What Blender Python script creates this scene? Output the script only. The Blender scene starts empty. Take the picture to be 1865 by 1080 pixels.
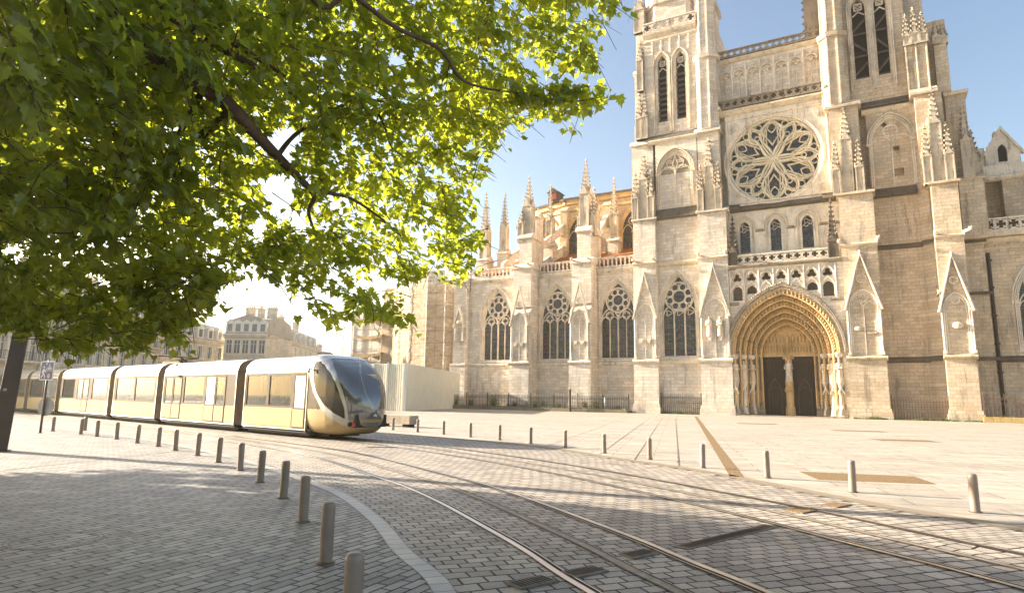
import bpy, bmesh, math, random
from mathutils import Vector, Matrix
from mathutils.geometry import tessellate_polygon
R = math.radians
PI = math.pi
rnd = random.Random(7)
scene = bpy.context.scene
col = scene.collection

# ------------------------------------------------------------------ camera (calibrated on the photograph)
EYE = 1.65
FPX, PIT, ROL = 1154.8, R(9.08), R(0.92)
_F = Vector((0, math.cos(PIT), math.sin(PIT)))
_U0 = Vector((0, -math.sin(PIT), math.cos(PIT)))
_X0 = Vector((1, 0, 0))
_X = math.cos(ROL) * _X0 + math.sin(ROL) * _U0
_U = -math.sin(ROL) * _X0 + math.cos(ROL) * _U0
CAMP = Vector((0, 0, EYE))
cam = bpy.data.objects.new('camera', bpy.data.cameras.new('camera'))
col.objects.link(cam)
cam.data.sensor_width = 36.0
cam.data.lens = 36.0 * FPX / 1865.0
cam.data.clip_end = 6000
cam.data.clip_start = 0.05
m3 = Matrix(((_X.x, _U.x, -_F.x), (_X.y, _U.y, -_F.y), (_X.z, _U.z, -_F.z)))
cam.matrix_world = Matrix.Translation(CAMP) @ m3.to_4x4()
scene.camera = cam

def ray(px, py):
    return (px - 932.5) / FPX * _X + (540 - py) / FPX * _U + _F
def gp(px, py, z=0.0):
    d = ray(px, py); t = (z - EYE) / d.z
    return CAMP + d * t
def dp(px, py, dist):
    return CAMP + ray(px, py) * dist

# ------------------------------------------------------------------ helpers
class MB:
    def __init__(s):
        s.v = []; s.f = []
    def add(s, vs, fs):
        o = len(s.v); s.v += [tuple(p) for p in vs]
        s.f += [tuple(i + o for i in f) for f in fs]
        return s
    def box(s, x0, x1, y0, y1, z0, z1):
        return s.add([(x0,y0,z0),(x1,y0,z0),(x1,y1,z0),(x0,y1,z0),(x0,y0,z1),(x1,y0,z1),(x1,y1,z1),(x0,y1,z1)],
            [(0,3,2,1),(4,5,6,7),(0,1,5,4),(1,2,6,5),(2,3,7,6),(3,0,4,7)])
    def frus(s, cx, cy, z0, a0, b0, z1, a1, b1, dx=0, dy=0):
        return s.add([(cx-a0,cy-b0,z0),(cx+a0,cy-b0,z0),(cx+a0,cy+b0,z0),(cx-a0,cy+b0,z0),
            (cx+dx-a1,cy+dy-b1,z1),(cx+dx+a1,cy+dy-b1,z1),(cx+dx+a1,cy+dy+b1,z1),(cx+dx-a1,cy+dy+b1,z1)],
            [(0,3,2,1),(4,5,6,7),(0,1,5,4),(1,2,6,5),(2,3,7,6),(3,0,4,7)])
    def ngon(s, cx, cy, z0, r0, z1, r1, n=8, ph=None, cap=True):
        if ph is None: ph = PI / n
        a = [(cx + r0*math.cos(ph+2*PI*i/n), cy + r0*math.sin(ph+2*PI*i/n), z0) for i in range(n)]
        b = [(cx + r1*math.cos(ph+2*PI*i/n), cy + r1*math.sin(ph+2*PI*i/n), z1) for i in range(n)]
        fs = [(i, (i+1) % n, n+(i+1) % n, n+i) for i in range(n)]
        if cap: fs += [tuple(range(n, 2*n)), tuple(range(n-1, -1, -1))]
        return s.add(a + b, fs)
    def lathe(s, cx, cy, prof, n=12):
        vs = []; fs = []
        for r, z in prof:
            vs += [(cx + r*math.cos(2*PI*i/n), cy + r*math.sin(2*PI*i/n), z) for i in range(n)]
        for k in range(len(prof)-1):
            for i in range(n):
                j = (i+1) % n
                fs.append((k*n+i, k*n+j, (k+1)*n+j, (k+1)*n+i))
        fs.append(tuple(range((len(prof)-1)*n, len(prof)*n)))
        return s.add(vs, fs)
    def tube(s, pts, r, n=6, r1=None):
        pts = [Vector(p) for p in pts]
        N = len(pts); vs = []; fs = []
        for k, p in enumerate(pts):
            t = (pts[min(k+1, N-1)] - pts[max(k-1, 0)])
            if t.length < 1e-9: t = Vector((0, 0, 1))
            t.normalize()
            up = Vector((0, 0, 1)) if abs(t.z) < 0.95 else Vector((1, 0, 0))
            a = t.cross(up).normalized(); b = a.cross(t)
            rr = r if r1 is None else r + (r1 - r) * k / max(1, N-1)
            vs += [p + a*rr*math.cos(2*PI*i/n) + b*rr*math.sin(2*PI*i/n) for i in range(n)]
        for k in range(N-1):
            for i in range(n):
                j = (i+1) % n
                fs.append((k*n+i, k*n+j, (k+1)*n+j, (k+1)*n+i))
        fs.append(tuple(range(n-1, -1, -1))); fs.append(tuple(range((N-1)*n, N*n)))
        return s.add(vs, fs)
    def prism(s, poly, y0, y1):
        """poly in (x,z), extruded along y"""
        n = len(poly)
        vs = [(p[0], y0, p[1]) for p in poly] + [(p[0], y1, p[1]) for p in poly]
        fs = [tuple(range(n)), tuple(range(2*n-1, n-1, -1))] + [(i, n+i, n+(i+1) % n, (i+1) % n) for i in range(n)]
        return s.add(vs, fs)
    def prismx(s, poly, x0, x1):
        """poly in (y,z), extruded along x"""
        n = len(poly)
        vs = [(x0, p[0], p[1]) for p in poly] + [(x1, p[0], p[1]) for p in poly]
        fs = [tuple(range(n)), tuple(range(2*n-1, n-1, -1))] + [(i, n+i, n+(i+1) % n, (i+1) % n) for i in range(n)]
        return s.add(vs, fs)
    def wall(s, outer, holes, y, depth, back=0.0):
        """front sheet in the (x,z) plane at y with true openings; reveals go in by depth"""
        loops = [[Vector((p[0], p[1], 0)) for p in outer]] + [[Vector((p[0], p[1], 0)) for p in h] for h in holes]
        flat = [p for l in loops for p in l]
        tris = tessellate_polygon(loops)
        s.add([(p.x, y, p.y) for p in flat], [tuple(t) for t in tris])
        for h in holes:
            n = len(h)
            s.add([(p[0], y, p[1]) for p in h] + [(p[0], y+depth, p[1]) for p in h],
                  [(i, (i+1) % n, n+(i+1) % n, n+i) for i in range(n)])
        if back:
            n = len(outer)
            s.add([(p[0], y, p[1]) for p in outer] + [(p[0], y+back, p[1]) for p in outer],
                  [(i, (i+1) % n, n+(i+1) % n, n+i) for i in range(n)])
        return s
    def sheet(s, poly, y):
        loops = [[Vector((p[0], p[1], 0)) for p in poly]]
        tris = tessellate_polygon(loops)
        return s.add([(p[0], y, p[1]) for p in poly], [tuple(t) for t in tris])
    def bar(s, pts, wd, y0, y1, closed=False, cham=0.0):
        """moulded bar along a polyline in the (x,z) plane, front at y0, back at y1"""
        P = [Vector((p[0], p[1])) for p in pts]
        N = len(P)
        if N < 2: return s
        L = []; Rr = []
        for k in range(N):
            if closed: a = P[k-1]; b = P[(k+1) % N]
            else: a = P[max(k-1, 0)]; b = P[min(k+1, N-1)]
            d1 = (P[k]-a); d2 = (b-P[k])
            if d1.length < 1e-7: d1 = d2
            if d2.length < 1e-7: d2 = d1
            d1 = d1.normalized(); d2 = d2.normalized()
            t = (d1 + d2)
            if t.length < 1e-6: t = d1
            t.normalize()
            nrm = Vector((-t.y, t.x))
            c = max(0.45, nrm.dot(Vector((-d1.y, d1.x))))
            o = nrm * (wd/2/c)
            L.append(P[k]+o); Rr.append(P[k]-o)
        vs = []
        for k in range(N):
            if cham:
                l2 = P[k] + (L[k]-P[k])*(1-cham); r2 = P[k] + (Rr[k]-P[k])*(1-cham)
                ym = y0 + (y1-y0)*0.45
                vs += [(L[k].x, y1, L[k].y), (L[k].x, ym, L[k].y), (l2.x, y0, l2.y), (r2.x, y0, r2.y), (Rr[k].x, ym, Rr[k].y), (Rr[k].x, y1, Rr[k].y)]
            else:
                vs += [(L[k].x, y1, L[k].y), (L[k].x, y0, L[k].y), (Rr[k].x, y0, Rr[k].y), (Rr[k].x, y1, Rr[k].y)]
        m = 6 if cham else 4
        fs = []
        for k in range(N if closed else N-1):
            j = (k+1) % N
            for i in range(m-1):
                fs.append((k*m+i, k*m+i+1, j*m+i+1, j*m+i))
        if not closed:
            fs.append(tuple(range(m))); fs.append(tuple(range((N-1)*m+m-1, (N-1)*m-1, -1)))
        return s.add(vs, fs)
    def blob(s, cx, cy, cz, rx, ry, rz):
        vs = [(cx+rx,cy,cz),(cx-rx,cy,cz),(cx,cy+ry,cz),(cx,cy-ry,cz),(cx,cy,cz+rz),(cx,cy,cz-rz)]
        fs = [(0,2,4),(2,1,4),(1,3,4),(3,0,4),(2,0,5),(1,2,5),(3,1,5),(0,3,5)]
        return s.add(vs, fs)
    def ball(s, cx, cy, cz, rx, ry, rz, n=8, m=5):
        prof = [(math.sin(PI*k/m), -math.cos(PI*k/m)) for k in range(m+1)]
        vs = []; fs = []
        for q, z in prof:
            vs += [(cx+rx*max(q,.02)*math.cos(2*PI*i/n), cy+ry*max(q,.02)*math.sin(2*PI*i/n), cz+rz*z) for i in range(n)]
        for k in range(m):
            for i in range(n):
                j = (i+1) % n
                fs.append((k*n+i, k*n+j, (k+1)*n+j, (k+1)*n+i))
        return s.add(vs, fs)
    def islands(s):
        p = list(range(len(s.v)))
        def fd(i):
            while p[i] != i: p[i] = p[p[i]]; i = p[i]
            return i
        for f in s.f:
            a = fd(f[0])
            for i in f[1:]:
                b = fd(i)
                if a != b: p[b] = a
        g = {}
        for k, f in enumerate(s.f): g.setdefault(fd(f[0]), []).append(k)
        out = []
        for fs in g.values():
            m = MB(); ix = {}
            for k in fs:
                q = []
                for i in s.f[k]:
                    if i not in ix: ix[i] = len(m.v); m.v.append(s.v[i])
                    q.append(ix[i])
                m.f.append(tuple(q))
            out.append(m)
        return out
    def build(s, name, mat=None, parent=None, smooth=False, fix=True):
        if name in ('string_course', 'ledge', 'corner_pier'):
            big = []; small = MB()
            for m in s.islands():
                e = [max(p[i] for p in m.v)-min(p[i] for p in m.v) for i in range(3)]
                if max(e) < .8: small.add(m.v, m.f)
                else: big.append(m)
            if len(big) > 1 or small.v:
                if small.v: small.build('corbel_table', mat, parent, smooth, fix)
                o = None
                for m in big: o = m._build(name, mat, parent, smooth, fix)
                return o
        return s._build(name, mat, parent, smooth, fix)
    def _build(s, name, mat=None, parent=None, smooth=False, fix=True):
        me = bpy.data.meshes.new(name)
        me.from_pydata(s.v, [], s.f)
        if fix:
            bm = bmesh.new(); bm.from_mesh(me)
            bmesh.ops.recalc_face_normals(bm, faces=bm.faces)
            bm.to_mesh(me); bm.free()
        me.update()
        if smooth:
            me.shade_smooth()
        if mat: me.materials.append(mat)
        o = bpy.data.objects.new(name, me)
        col.objects.link(o)
        if parent: o.parent = parent
        return o

def tag(o, label=None, cat=None, group=None, kind=None):
    if label: o['label'] = label
    if cat: o['category'] = cat
    if group: o['group'] = group
    if kind: o['kind'] = kind
    return o
def empty(name, loc=(0,0,0), rz=0.0, label=None, cat=None, group=None):
    o = bpy.data.objects.new(name, None); col.objects.link(o)
    o.location = loc; o.rotation_euler = (0, 0, rz)
    return tag(o, label, cat, group)
def copy_tree(o, parent=None):
    c = o.copy(); col.objects.link(c)
    if parent is not None: c.parent = parent
    for ch in [x for x in bpy.data.objects if x.parent == o]:
        copy_tree(ch, c)
    return c
def kids(o): return list(o.children)
def catmull(P, n=8):
    P = [Vector(p) for p in P]; out = []
    for k in range(len(P)-1):
        p0 = P[max(k-1,0)]; p1 = P[k]; p2 = P[k+1]; p3 = P[min(k+2, len(P)-1)]
        for i in range(n):
            t = i/n
            out.append(0.5*((2*p1)+(p2-p0)*t+(2*p0-5*p1+4*p2-p3)*t*t+(3*p1-p0-3*p2+p3)*t**3))
    out.append(P[-1]); return out
def resample(P, step):
    out = [P[0]]; acc = 0.0
    for a, b in zip(P[:-1], P[1:]):
        L = (b-a).length
        if L < 1e-9: continue
        d = step - acc
        while d <= L:
            out.append(a + (b-a)*(d/L)); d += step
        acc = L - (d - step)
    return out
def arch(cx, z0, a, h, n=10):
    """pointed arch, left springing -> apex -> right springing"""
    Rr = (a*a + h*h)/(2*a); c = Rr - a
    th = math.acos(max(-1, min(1, c/Rr)))
    Lp = []
    for i in range(n+1):
        t = th*i/n
        Lp.append((cx + c - Rr*math.cos(t), z0 + Rr*math.sin(t)))
    return Lp + [(2*cx-p[0], p[1]) for p in reversed(Lp[:-1])]
def circ(cx, cz, r, n=24, ph=0.0):
    return [(cx + r*math.cos(ph+2*PI*i/n), cz + r*math.sin(ph+2*PI*i/n)) for i in range(n)]
def archloop(cx, zb, z0, a, h, n=10):
    return [(cx-a, zb)] + arch(cx, z0, a, h, n) + [(cx+a, zb)]
ORD = ['nearest','second','third','fourth','fifth','sixth','seventh','eighth','ninth','tenth','eleventh','twelfth','thirteenth','fourteenth','fifteenth','sixteenth']

# ------------------------------------------------------------------ materials
class NT:
    def __init__(s, name):
        s.m = bpy.data.materials.new(name); s.m.use_nodes = True
        s.t = s.m.node_tree; s.t.nodes.clear()
        s.out = s.n('ShaderNodeOutputMaterial')
        s.b = s.n('ShaderNodeBsdfPrincipled')
        s.l(s.b.outputs[0], s.out.inputs[0])
    def n(s, typ, **kw):
        x = s.t.nodes.new(typ)
        for k, v in kw.items():
            if k.startswith('i_'):
                x.inputs[k[2:].replace('_', ' ')].default_value = v
            else: setattr(x, k, v)
        return x
    def l(s, a, b): s.t.links.new(a, b)
    def coord(s, kind='Object'):
        return s.n('ShaderNodeTexCoord').outputs[kind]
    def noise(s, vec, scale, detail=4, rough=0.6):
        x = s.n('ShaderNodeTexNoise'); x.inputs['Scale'].default_value = scale
        x.inputs['Detail'].default_value = detail; x.inputs['Roughness'].default_value = rough
        s.l(vec, x.inputs['Vector']); return x.outputs['Fac']
    def ramp(s, fac, stops):
        x = s.n('ShaderNodeValToRGB'); e = x.color_ramp.elements
        while len(e) < len(stops): e.new(0.5)
        for k, (p, c) in enumerate(stops):
            e[k].position = p; e[k].color = (*c, 1) if len(c) == 3 else c
        s.l(fac, x.inputs['Fac']); return x.outputs['Color']
    def mix(s, fac, a, b, mode='MIX'):
        x = s.n('ShaderNodeMix'); x.data_type = 'RGBA'; x.blend_type = mode
        for sock, val in ((x.inputs[0], fac), (x.inputs[6], a), (x.inputs[7], b)):
            if hasattr(val, 'is_linked') or hasattr(val, 'links'): s.l(val, sock)
            elif isinstance(val, (int, float)): sock.default_value = val
            else: sock.default_value = (*val, 1)
        return x.outputs[2]
    def mapping(s, vec, rot=(0,0,0), scale=(1,1,1), loc=(0,0,0)):
        x = s.n('ShaderNodeMapping'); x.inputs['Rotation'].default_value = rot
        x.inputs['Scale'].default_value = scale; x.inputs['Location'].default_value = loc
        s.l(vec, x.inputs['Vector']); return x.outputs[0]
    def brick(s, vec, w, h, mortar, off=0.5, c1=(1,1,1), c2=(.7,.7,.7), cm=(.1,.1,.1), bias=0.0, smooth=0.1):
        x = s.n('ShaderNodeTexBrick'); x.offset = off; x.offset_frequency = 2; x.squash = 1.0
        x.inputs['Scale'].default_value = 1.0
        x.inputs['Brick Width'].default_value = w; x.inputs['Row Height'].default_value = h
        x.inputs['Mortar Size'].default_value = mortar; x.inputs['Mortar Smooth'].default_value = smooth
        x.inputs['Bias'].default_value = bias
        x.inputs['Color1'].default_value = (*c1, 1); x.inputs['Color2'].default_value = (*c2, 1); x.inputs['Mortar'].default_value = (*cm, 1)
        s.l(vec, x.inputs['Vector']); return x
    def bump(s, h, dist=0.02, strength=0.6, normal=None):
        x = s.n('ShaderNodeBump'); x.inputs['Distance'].default_value = dist; x.inputs['Strength'].default_value = strength
        s.l(h, x.inputs['Height'])
        if normal is not None: s.l(normal, x.inputs['Normal'])
        return x.outputs[0]
    def done(s, color, rough=0.8, normal=None, spec=0.3, metal=0.0):
        i = s.b.inputs
        if hasattr(color, 'links'): s.l(color, i['Base Color'])
        else: i['Base Color'].default_value = (*color, 1)
        if hasattr(rough, 'links'): s.l(rough, i['Roughness'])
        else: i['Roughness'].default_value = rough
        if normal is not None: s.l(normal, i['Normal'])
        i['Specular IOR Level'].default_value = spec
        i['Metallic'].default_value = metal
        return s.m

def simple(name, c, rough=0.6, metal=0.0, spec=0.4, var=0.15, sc=3.0, bump=0.0):
    t = NT(name); v = t.coord()
    f = t.noise(v, sc, 5)
    colr = t.ramp(f, [(0.3, tuple(x*(1-var) for x in c)), (0.7, tuple(min(1, x*(1+var)) for x in c))])
    nrm = t.bump(t.noise(v, sc*8, 3), 0.01, bump) if bump else None
    return t.done(colr, rough, nrm, spec, metal)

def stone(name, base, bw=0.95, bh=0.42, brick=True, stain=0.55, sc=1.0):
    t = NT(name); v = t.coord()
    if brick:
        sp = t.n('ShaderNodeSeparateXYZ'); t.l(v, sp.inputs[0])
        ad = t.n('ShaderNodeMath', operation='ADD'); t.l(sp.outputs[0], ad.inputs[0]); t.l(sp.outputs[1], ad.inputs[1])
        cb = t.n('ShaderNodeCombineXYZ'); t.l(ad.outputs[0], cb.inputs[0]); t.l(sp.outputs[2], cb.inputs[1])
        # slight wobble so that the courses are not ruled
        wob = t.n('ShaderNodeVectorMath', operation='ADD')
        nz = t.n('ShaderNodeTexNoise'); nz.inputs['Scale'].default_value = 0.35; t.l(v, nz.inputs['Vector'])
        scl = t.n('ShaderNodeVectorMath', operation='SCALE'); scl.inputs['Scale'].default_value = 0.12; t.l(nz.outputs['Color'], scl.inputs[0])
        t.l(cb.outputs[0], wob.inputs[0]); t.l(scl.outputs[0], wob.inputs[1])
        b = t.brick(wob.outputs[0], bw, bh, 0.018, 0.43, (1.06,1.04,1.01), (0.80,0.77,0.73), (0.50,0.45,0.40), 0.15, 0.25)
        b2 = t.brick(wob.outputs[0], bw, bh, 0.0, 0.43, (1.0,1.0,1.0), (1.0,0.84,0.68), (1,1,1), -0.55)
        bc = t.mix(1.0, b.outputs['Color'], b2.outputs['Color'], 'MULTIPLY')
    n1 = t.noise(v, 0.22*sc, 6, 0.65)
    c0 = t.ramp(n1, [(0.28, tuple(x*0.68 for x in base)), (0.5, base), (0.75, (min(1,base[0]*1.16), base[1]*1.14, base[2]*1.1))])
    if brick: c0 = t.mix(0.85, c0, bc, 'MULTIPLY')
    # broad grey weathering, then rain streaks and soot
    ng = t.noise(t.mapping(v, loc=(13, 7, 3)), .38*sc, 7, .68)
    c0 = t.mix(t.ramp(ng, [(.47, (0,0,0)), (.66, (.62,.62,.62))]), c0, tuple(x*f for x, f in zip(base, (.66, .68, .74))))
    ms = t.mapping(v, scale=(1.1*sc, 1.1*sc, 0.16*sc))
    n2 = t.noise(ms, 1.0, 7, 0.7)
    msk = t.ramp(n2, [(0.54, (0,0,0)), (0.66, (1,1,1))])
    mf = t.n('ShaderNodeMath', operation='MULTIPLY'); t.l(msk, mf.inputs[0]); mf.inputs[1].default_value = stain
    c1 = t.mix(mf.outputs[0], c0, tuple(x*f for x, f in zip(base, (0.30, 0.29, 0.30))))
    n3 = t.noise(v, 7.0*sc, 5, 0.7)
    c2 = t.mix(0.55, c1, t.ramp(n3, [(0.32, (0.50,0.48,0.46)), (0.6, (1.12,1.1,1.08))]), 'MULTIPLY')
    h = t.noise(v, 14*sc, 6, 0.75)
    nb = t.bump(h, 0.05, 0.5)
    if brick: nb = t.bump(b.outputs['Fac'], -0.03, 0.7, nb)
    return t.done(c2, 0.9, nb, 0.15)

M = {}
M['stone'] = stone('limestone_ashlar', (0.83, 0.745, 0.635), stain=.6)
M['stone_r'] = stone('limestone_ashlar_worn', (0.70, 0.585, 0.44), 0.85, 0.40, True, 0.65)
M['carved'] = stone('limestone_carved', (0.81, 0.72, 0.595), brick=False, stain=0.8, sc=1.8)
M['tracery'] = stone('limestone_tracery', (0.80, 0.70, 0.52), brick=False, stain=0.3, sc=2.5)
M['gold'] = stone('limestone_golden', (0.70, 0.48, 0.24), brick=False, stain=0.55, sc=2.2)
M['goldwall'] = stone('limestone_golden_wall', (0.76, 0.61, 0.42), 0.8, 0.4, True, 0.4)
M['warm'] = stone('limestone_bounce_warm', (0.76, 0.64, 0.48), brick=False, stain=0.6, sc=2.2)  # colour takes in the orange bounce light under ledges
M['soot_shade'] = stone('limestone_soot_shade', (0.15, 0.125, 0.10), brick=False, stain=0.7, sc=2.0)  # real soot on ledges; also shade painted behind rails and in portal hollows
M['grey_soot_shade'] = stone('limestone_greyed_shade', (0.34, 0.28, 0.21), brick=False, stain=0.8, sc=2.0)  # weathered grey; also shade painted behind statues and blind tracery
M['pinn'] = stone('limestone_pinnacle', (0.60, 0.51, 0.39), brick=False, stain=0.85, sc=2.4)
M['crock'] = stone('limestone_crocket', (0.36, 0.29, 0.21), brick=False, stain=0.8, sc=3)
M['plinth'] = stone('limestone_plinth', (0.45, 0.37, 0.28), 0.9, 0.45, True, 0.8)
def leaded(name, c):
    t = NT(name); v = t.coord()
    sp = t.n('ShaderNodeSeparateXYZ'); t.l(v, sp.inputs[0])
    cb = t.n('ShaderNodeCombineXYZ'); t.l(sp.outputs[0], cb.inputs[0]); t.l(sp.outputs[2], cb.inputs[1])
    b = t.brick(cb.outputs[0], 0.34, 0.30, 0.022, 0.0, (1.5,1.4,1.3), (0.5,0.55,0.6), (0.12,0.11,0.1), 0.0)
    vo = t.n('ShaderNodeTexVoronoi'); vo.inputs['Scale'].default_value = 4.5; t.l(cb.outputs[0], vo.inputs['Vector'])
    hue = t.mix(0.35, tuple(c), vo.outputs['Color'])
    k = t.mix(1.0, hue, b.outputs['Color'], 'MULTIPLY')
    k2 = t.mix(1.0, k, tuple([0.28]*3), 'MULTIPLY')
    big = t.brick(cb.outputs[0], 50, 1.15, 0.05, 0.0, (1,1,1), (1,1,1), (0.3,0.3,0.3), 0.0)
    k3 = t.mix(1.0, k2, big.outputs['Color'], 'MULTIPLY')
    nb = t.bump(t.noise(v, 6, 2), 0.02, 0.4)
    return t.done(k3, 0.25, nb, 0.5)
M['glass'] = leaded('leaded_glass', (0.09, 0.085, 0.085))
M['glassblue'] = leaded('leaded_glass_blue', (0.12, 0.14, 0.18))
def wood_door():
    t = NT('oak_door'); v = t.coord()
    ms = t.mapping(v, scale=(6, 6, 0.5))
    n = t.noise(ms, 1.5, 6, 0.7)
    c = t.ramp(n, [(0.3, (0.022,0.015,0.011)), (0.7, (0.06,0.036,0.024))])
    return t.done(c, 0.55, t.bump(n, 0.03, 0.5), 0.35)
M['door'] = wood_door()
M['oak'] = simple('oak_moulding', (0.085,0.06,0.045), 0.6, var=0.4, sc=4)
M['louvre'] = simple('slate_louvre', (0.10,0.085,0.075), 0.8, var=0.4)
M['dark'] = simple('deep_interior', (0.018,0.016,0.014), 0.9)
M['tile'] = stone('clay_roof_tiles', (0.42, 0.17, 0.06), 0.3, 0.35, True, 0.5)
M['slate'] = stone('slate_roof', (0.13, 0.11, 0.09), 0.4, 0.3, True, 0.3)
M['copper'] = simple('red_dormer_paint', (0.28,0.05,0.03), 0.7)
M['lead'] = simple('lead_sheet', (0.20,0.21,0.22), 0.5, 0.3)
M['iron'] = simple('wrought_iron', (0.045,0.037,0.032), 0.55, 0.3, var=0.4, sc=8)
M['rustiron'] = simple('wrought_iron_rusty', (0.16,0.10,0.075), 0.7, 0.2, var=0.4, sc=8)
M['weed'] = simple('weed_leaf', (0.12,0.17,0.035), 0.6, var=0.5)
M['moss'] = simple('mossy_soil', (0.10,0.11,0.04), 0.9, var=0.6, sc=2)
M['kerbstone'] = stone('garden_kerb_stone', (0.30,0.25,0.17), 1.2, 0.5, True, 0.9)
M['yellowstone'] = stone('yellow_kerb_stone', (0.55,0.40,0.16), 1.5, 0.6, True, 0.4)
M['benchstone'] = stone('bench_stone', (0.40,0.33,0.25), brick=False, stain=0.3, sc=3)
SKY_STR, SUN_STR, EXPO, HAZE = .062, 5, 2.28, .0006
# ------------------------------------------------------------------ cathedral (local frame: x along the facade, y into the building, z up)
CAZ = R(29.1); CD = 82.5
cath = empty('cathedral', (CD*math.sin(CAZ), CD*math.cos(CAZ), 0), -CAZ,
    'pale limestone gothic cathedral with rose window, carved portal and square towers', 'cathedral')
def part(name, mb, mat, parent=None, smooth=False, label=None):
    o = mb.build(name, M[mat] if isinstance(mat, str) else mat, parent or cath, smooth)
    if label: o['label'] = label
    return o

def roll(mb, pts, r, y, n=6):
    mb.tube([(p[0], y, p[1]) for p in pts], r, n)

def string(mb, x0, x1, y, z, d=0.28, h=0.32):
    """string course: sloped top, undercut"""
    mb.prismx([(y, z-h), (y-d*0.55, z-h*0.75), (y-d, z-h*0.3), (y-d, z-h*0.08), (y, z+h*0.45)], x0, x1)

def crocket_spire(mb, cx, cy, z0, zt, a, n=4, cr=None):
    cr = cr or mb
    H = zt - z0
    mb.ngon(cx, cy, z0, a*1.32, zt-0.3, 0.05, n, PI/4)
    k = max(4, int(H/0.55))
    for i in range(k):
        t = (i+0.5)/k; rr = a*1.32*(1-t)+0.05
        for q in range(n):
            th = PI/4 + 2*PI*q/n
            s = 0.10 + 0.10*(1-t)
            cr.blob(cx+math.cos(th)*(rr+s*.6), cy+math.sin(th)*(rr+s*.6), z0+H*t, s, s, s*1.1)
    mb.blob(cx, cy, zt-0.25, 0.2, 0.2, 0.28); mb.blob(cx, cy, zt+0.05, 0.12, 0.12, 0.2)

def gablet(mb, cx, y, z, a, h, d=0.12):
    """small crocketed gable on the front face"""
    mb.bar([(cx-a, z), (cx, z+h), (cx+a, z)], 0.11, y-d, y+0.02)
    for t in (0.25, 0.5, 0.75):
        for s in (-1, 1):
            mb.blob(cx+s*a*(1-t), y-d*.5, z+h*t+.1, .09, .09, .11)
    mb.blob(cx, y-d*.5, z+h+.12, .1, .1, .2)

def pinnacle(x, y, z0, zt, a, parent=None, mat='pinn', frac=0.5, name='pinnacle'):
    mb = MB(); cr = MB(); H = zt-z0; zs = z0 + H*frac
    mb.box(x-a, x+a, y-a, y+a, z0, zs)
    for sx in (-1, 1):
        for sy in (-1, 1):
            mb.box(x+sx*a-.07, x+sx*a+.07, y+sy*a-.07, y+sy*a+.07, z0, zs+.15)
    mb.box(x-a-.08, x+a+.08, y-a-.08, y+a+.08, z0, z0+.22)
    # blind panel lines and gablets on all four faces
    gh = a*1.7
    for s in (-1, 1):
        mb.prism([(x-a*1.05, zs-.1), (x+a*1.05, zs-.1), (x, zs+gh)], y+s*a-(.1 if s > 0 else .12), y+s*a+(.12 if s > 0 else .1))
        mb.prismx([(y-a*1.05, zs-.1), (y+a*1.05, zs-.1), (y, zs+gh)], x+s*a-(.1 if s > 0 else .12), x+s*a+(.12 if s > 0 else .1))
        for t in (.2, .45, .7):
            for q in (-1, 1):
                cr.blob(x+q*a*1.05*(1-t), y+s*a, zs+gh*t+.06, .1, .1, .12)
                cr.blob(x+s*a, y+q*a*1.05*(1-t), zs+gh*t+.06, .1, .1, .12)
    crocket_spire(mb, x, y, zs, zt, a*0.78, 4, cr)
    n0 = len(mb.f); mb.add(cr.v, cr.f); o = part(name, mb, mat)
    o.data.materials.append(M['crock' if mat == 'pinn' else mat])
    for q_ in range(n0, len(o.data.polygons)): o.data.polygons[q_].material_index = 1
    return o

def quatre_rail(mb, x0, x1, y, z0, z1, th=0.16):
    mb.box(x0, x1, y-.06, y+th+.06, z1-.16, z1); mb.box(x0, x1, y-.04, y+th+.04, z0, z0+.14)
    h = z1-z0-.30; n = max(1, round((x1-x0)/h)); s = (x1-x0)/n; zc = (z0+z1)/2-.01
    for i in range(n):
        c = x0 + s*(i+.5)
        mb.bar(circ(c, zc, h*.44, 14), .09, y, y+th, True)
        for q in range(4):
            a = PI/4 + q*PI/2
            mb.bar([(c+h*.22*math.cos(a), zc+h*.22*math.sin(a)), (c+h*.72*math.cos(a), zc+h*.66*math.sin(a))], .09, y+.02, y+th-.02)
    for i in range(n+1):
        mb.box(x0+s*i-.05, x0+s*i+.05, y+.01, y+th-.01, z0+.14, z1-.16)

def arcade_rail(mb, x0, x1, y, z0, z1, th=0.2):
    mb.box(x0, x1, y-.08, y+th+.08, z1-.2, z1); mb.box(x0, x1, y-.06, y+th+.06, z0, z0+.18)
    n = max(1, round((x1-x0)/.62)); s = (x1-x0)/n
    for i in range(n+1):
        mb.box(x0+s*i-.09, x0+s*i+.09, y, y+th, z0+.18, z1-.2)
    for i in range(n):
        c = x0+s*(i+.5); a = s/2-.09; zz = z1-.2
        mb.add([(c-a, y+.01, zz), (c-a, y+.01, zz-.32), (c-a*.5, y+.01, zz-.12), (c, y+.01, zz-.02)], [(0,1,2,3)])
        mb.add([(c+a, y+.01, zz), (c+a, y+.01, zz-.32), (c+a*.5, y+.01, zz-.12), (c, y+.01, zz-.02)], [(0,1,2,3)])

# --- tracery windows
def foil_ring(mb, cx, cz, r, n, y0, y1, wd):
    """cusped ring: n little arcs inside a circle"""
    pts = []
    for k in range(n):
        a = 2*PI*k/n
        c = (cx + r*.62*math.cos(a), cz + r*.62*math.sin(a)); q = r*.36
        for i in range(-3, 4):
            th = a + i*PI/n*0.0 + i*(PI*0.62/3)
            pts.append((c[0]+q*math.cos(th), c[1]+q*math.sin(th)))
    mb.bar(pts, wd, y0, y1, True)

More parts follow.
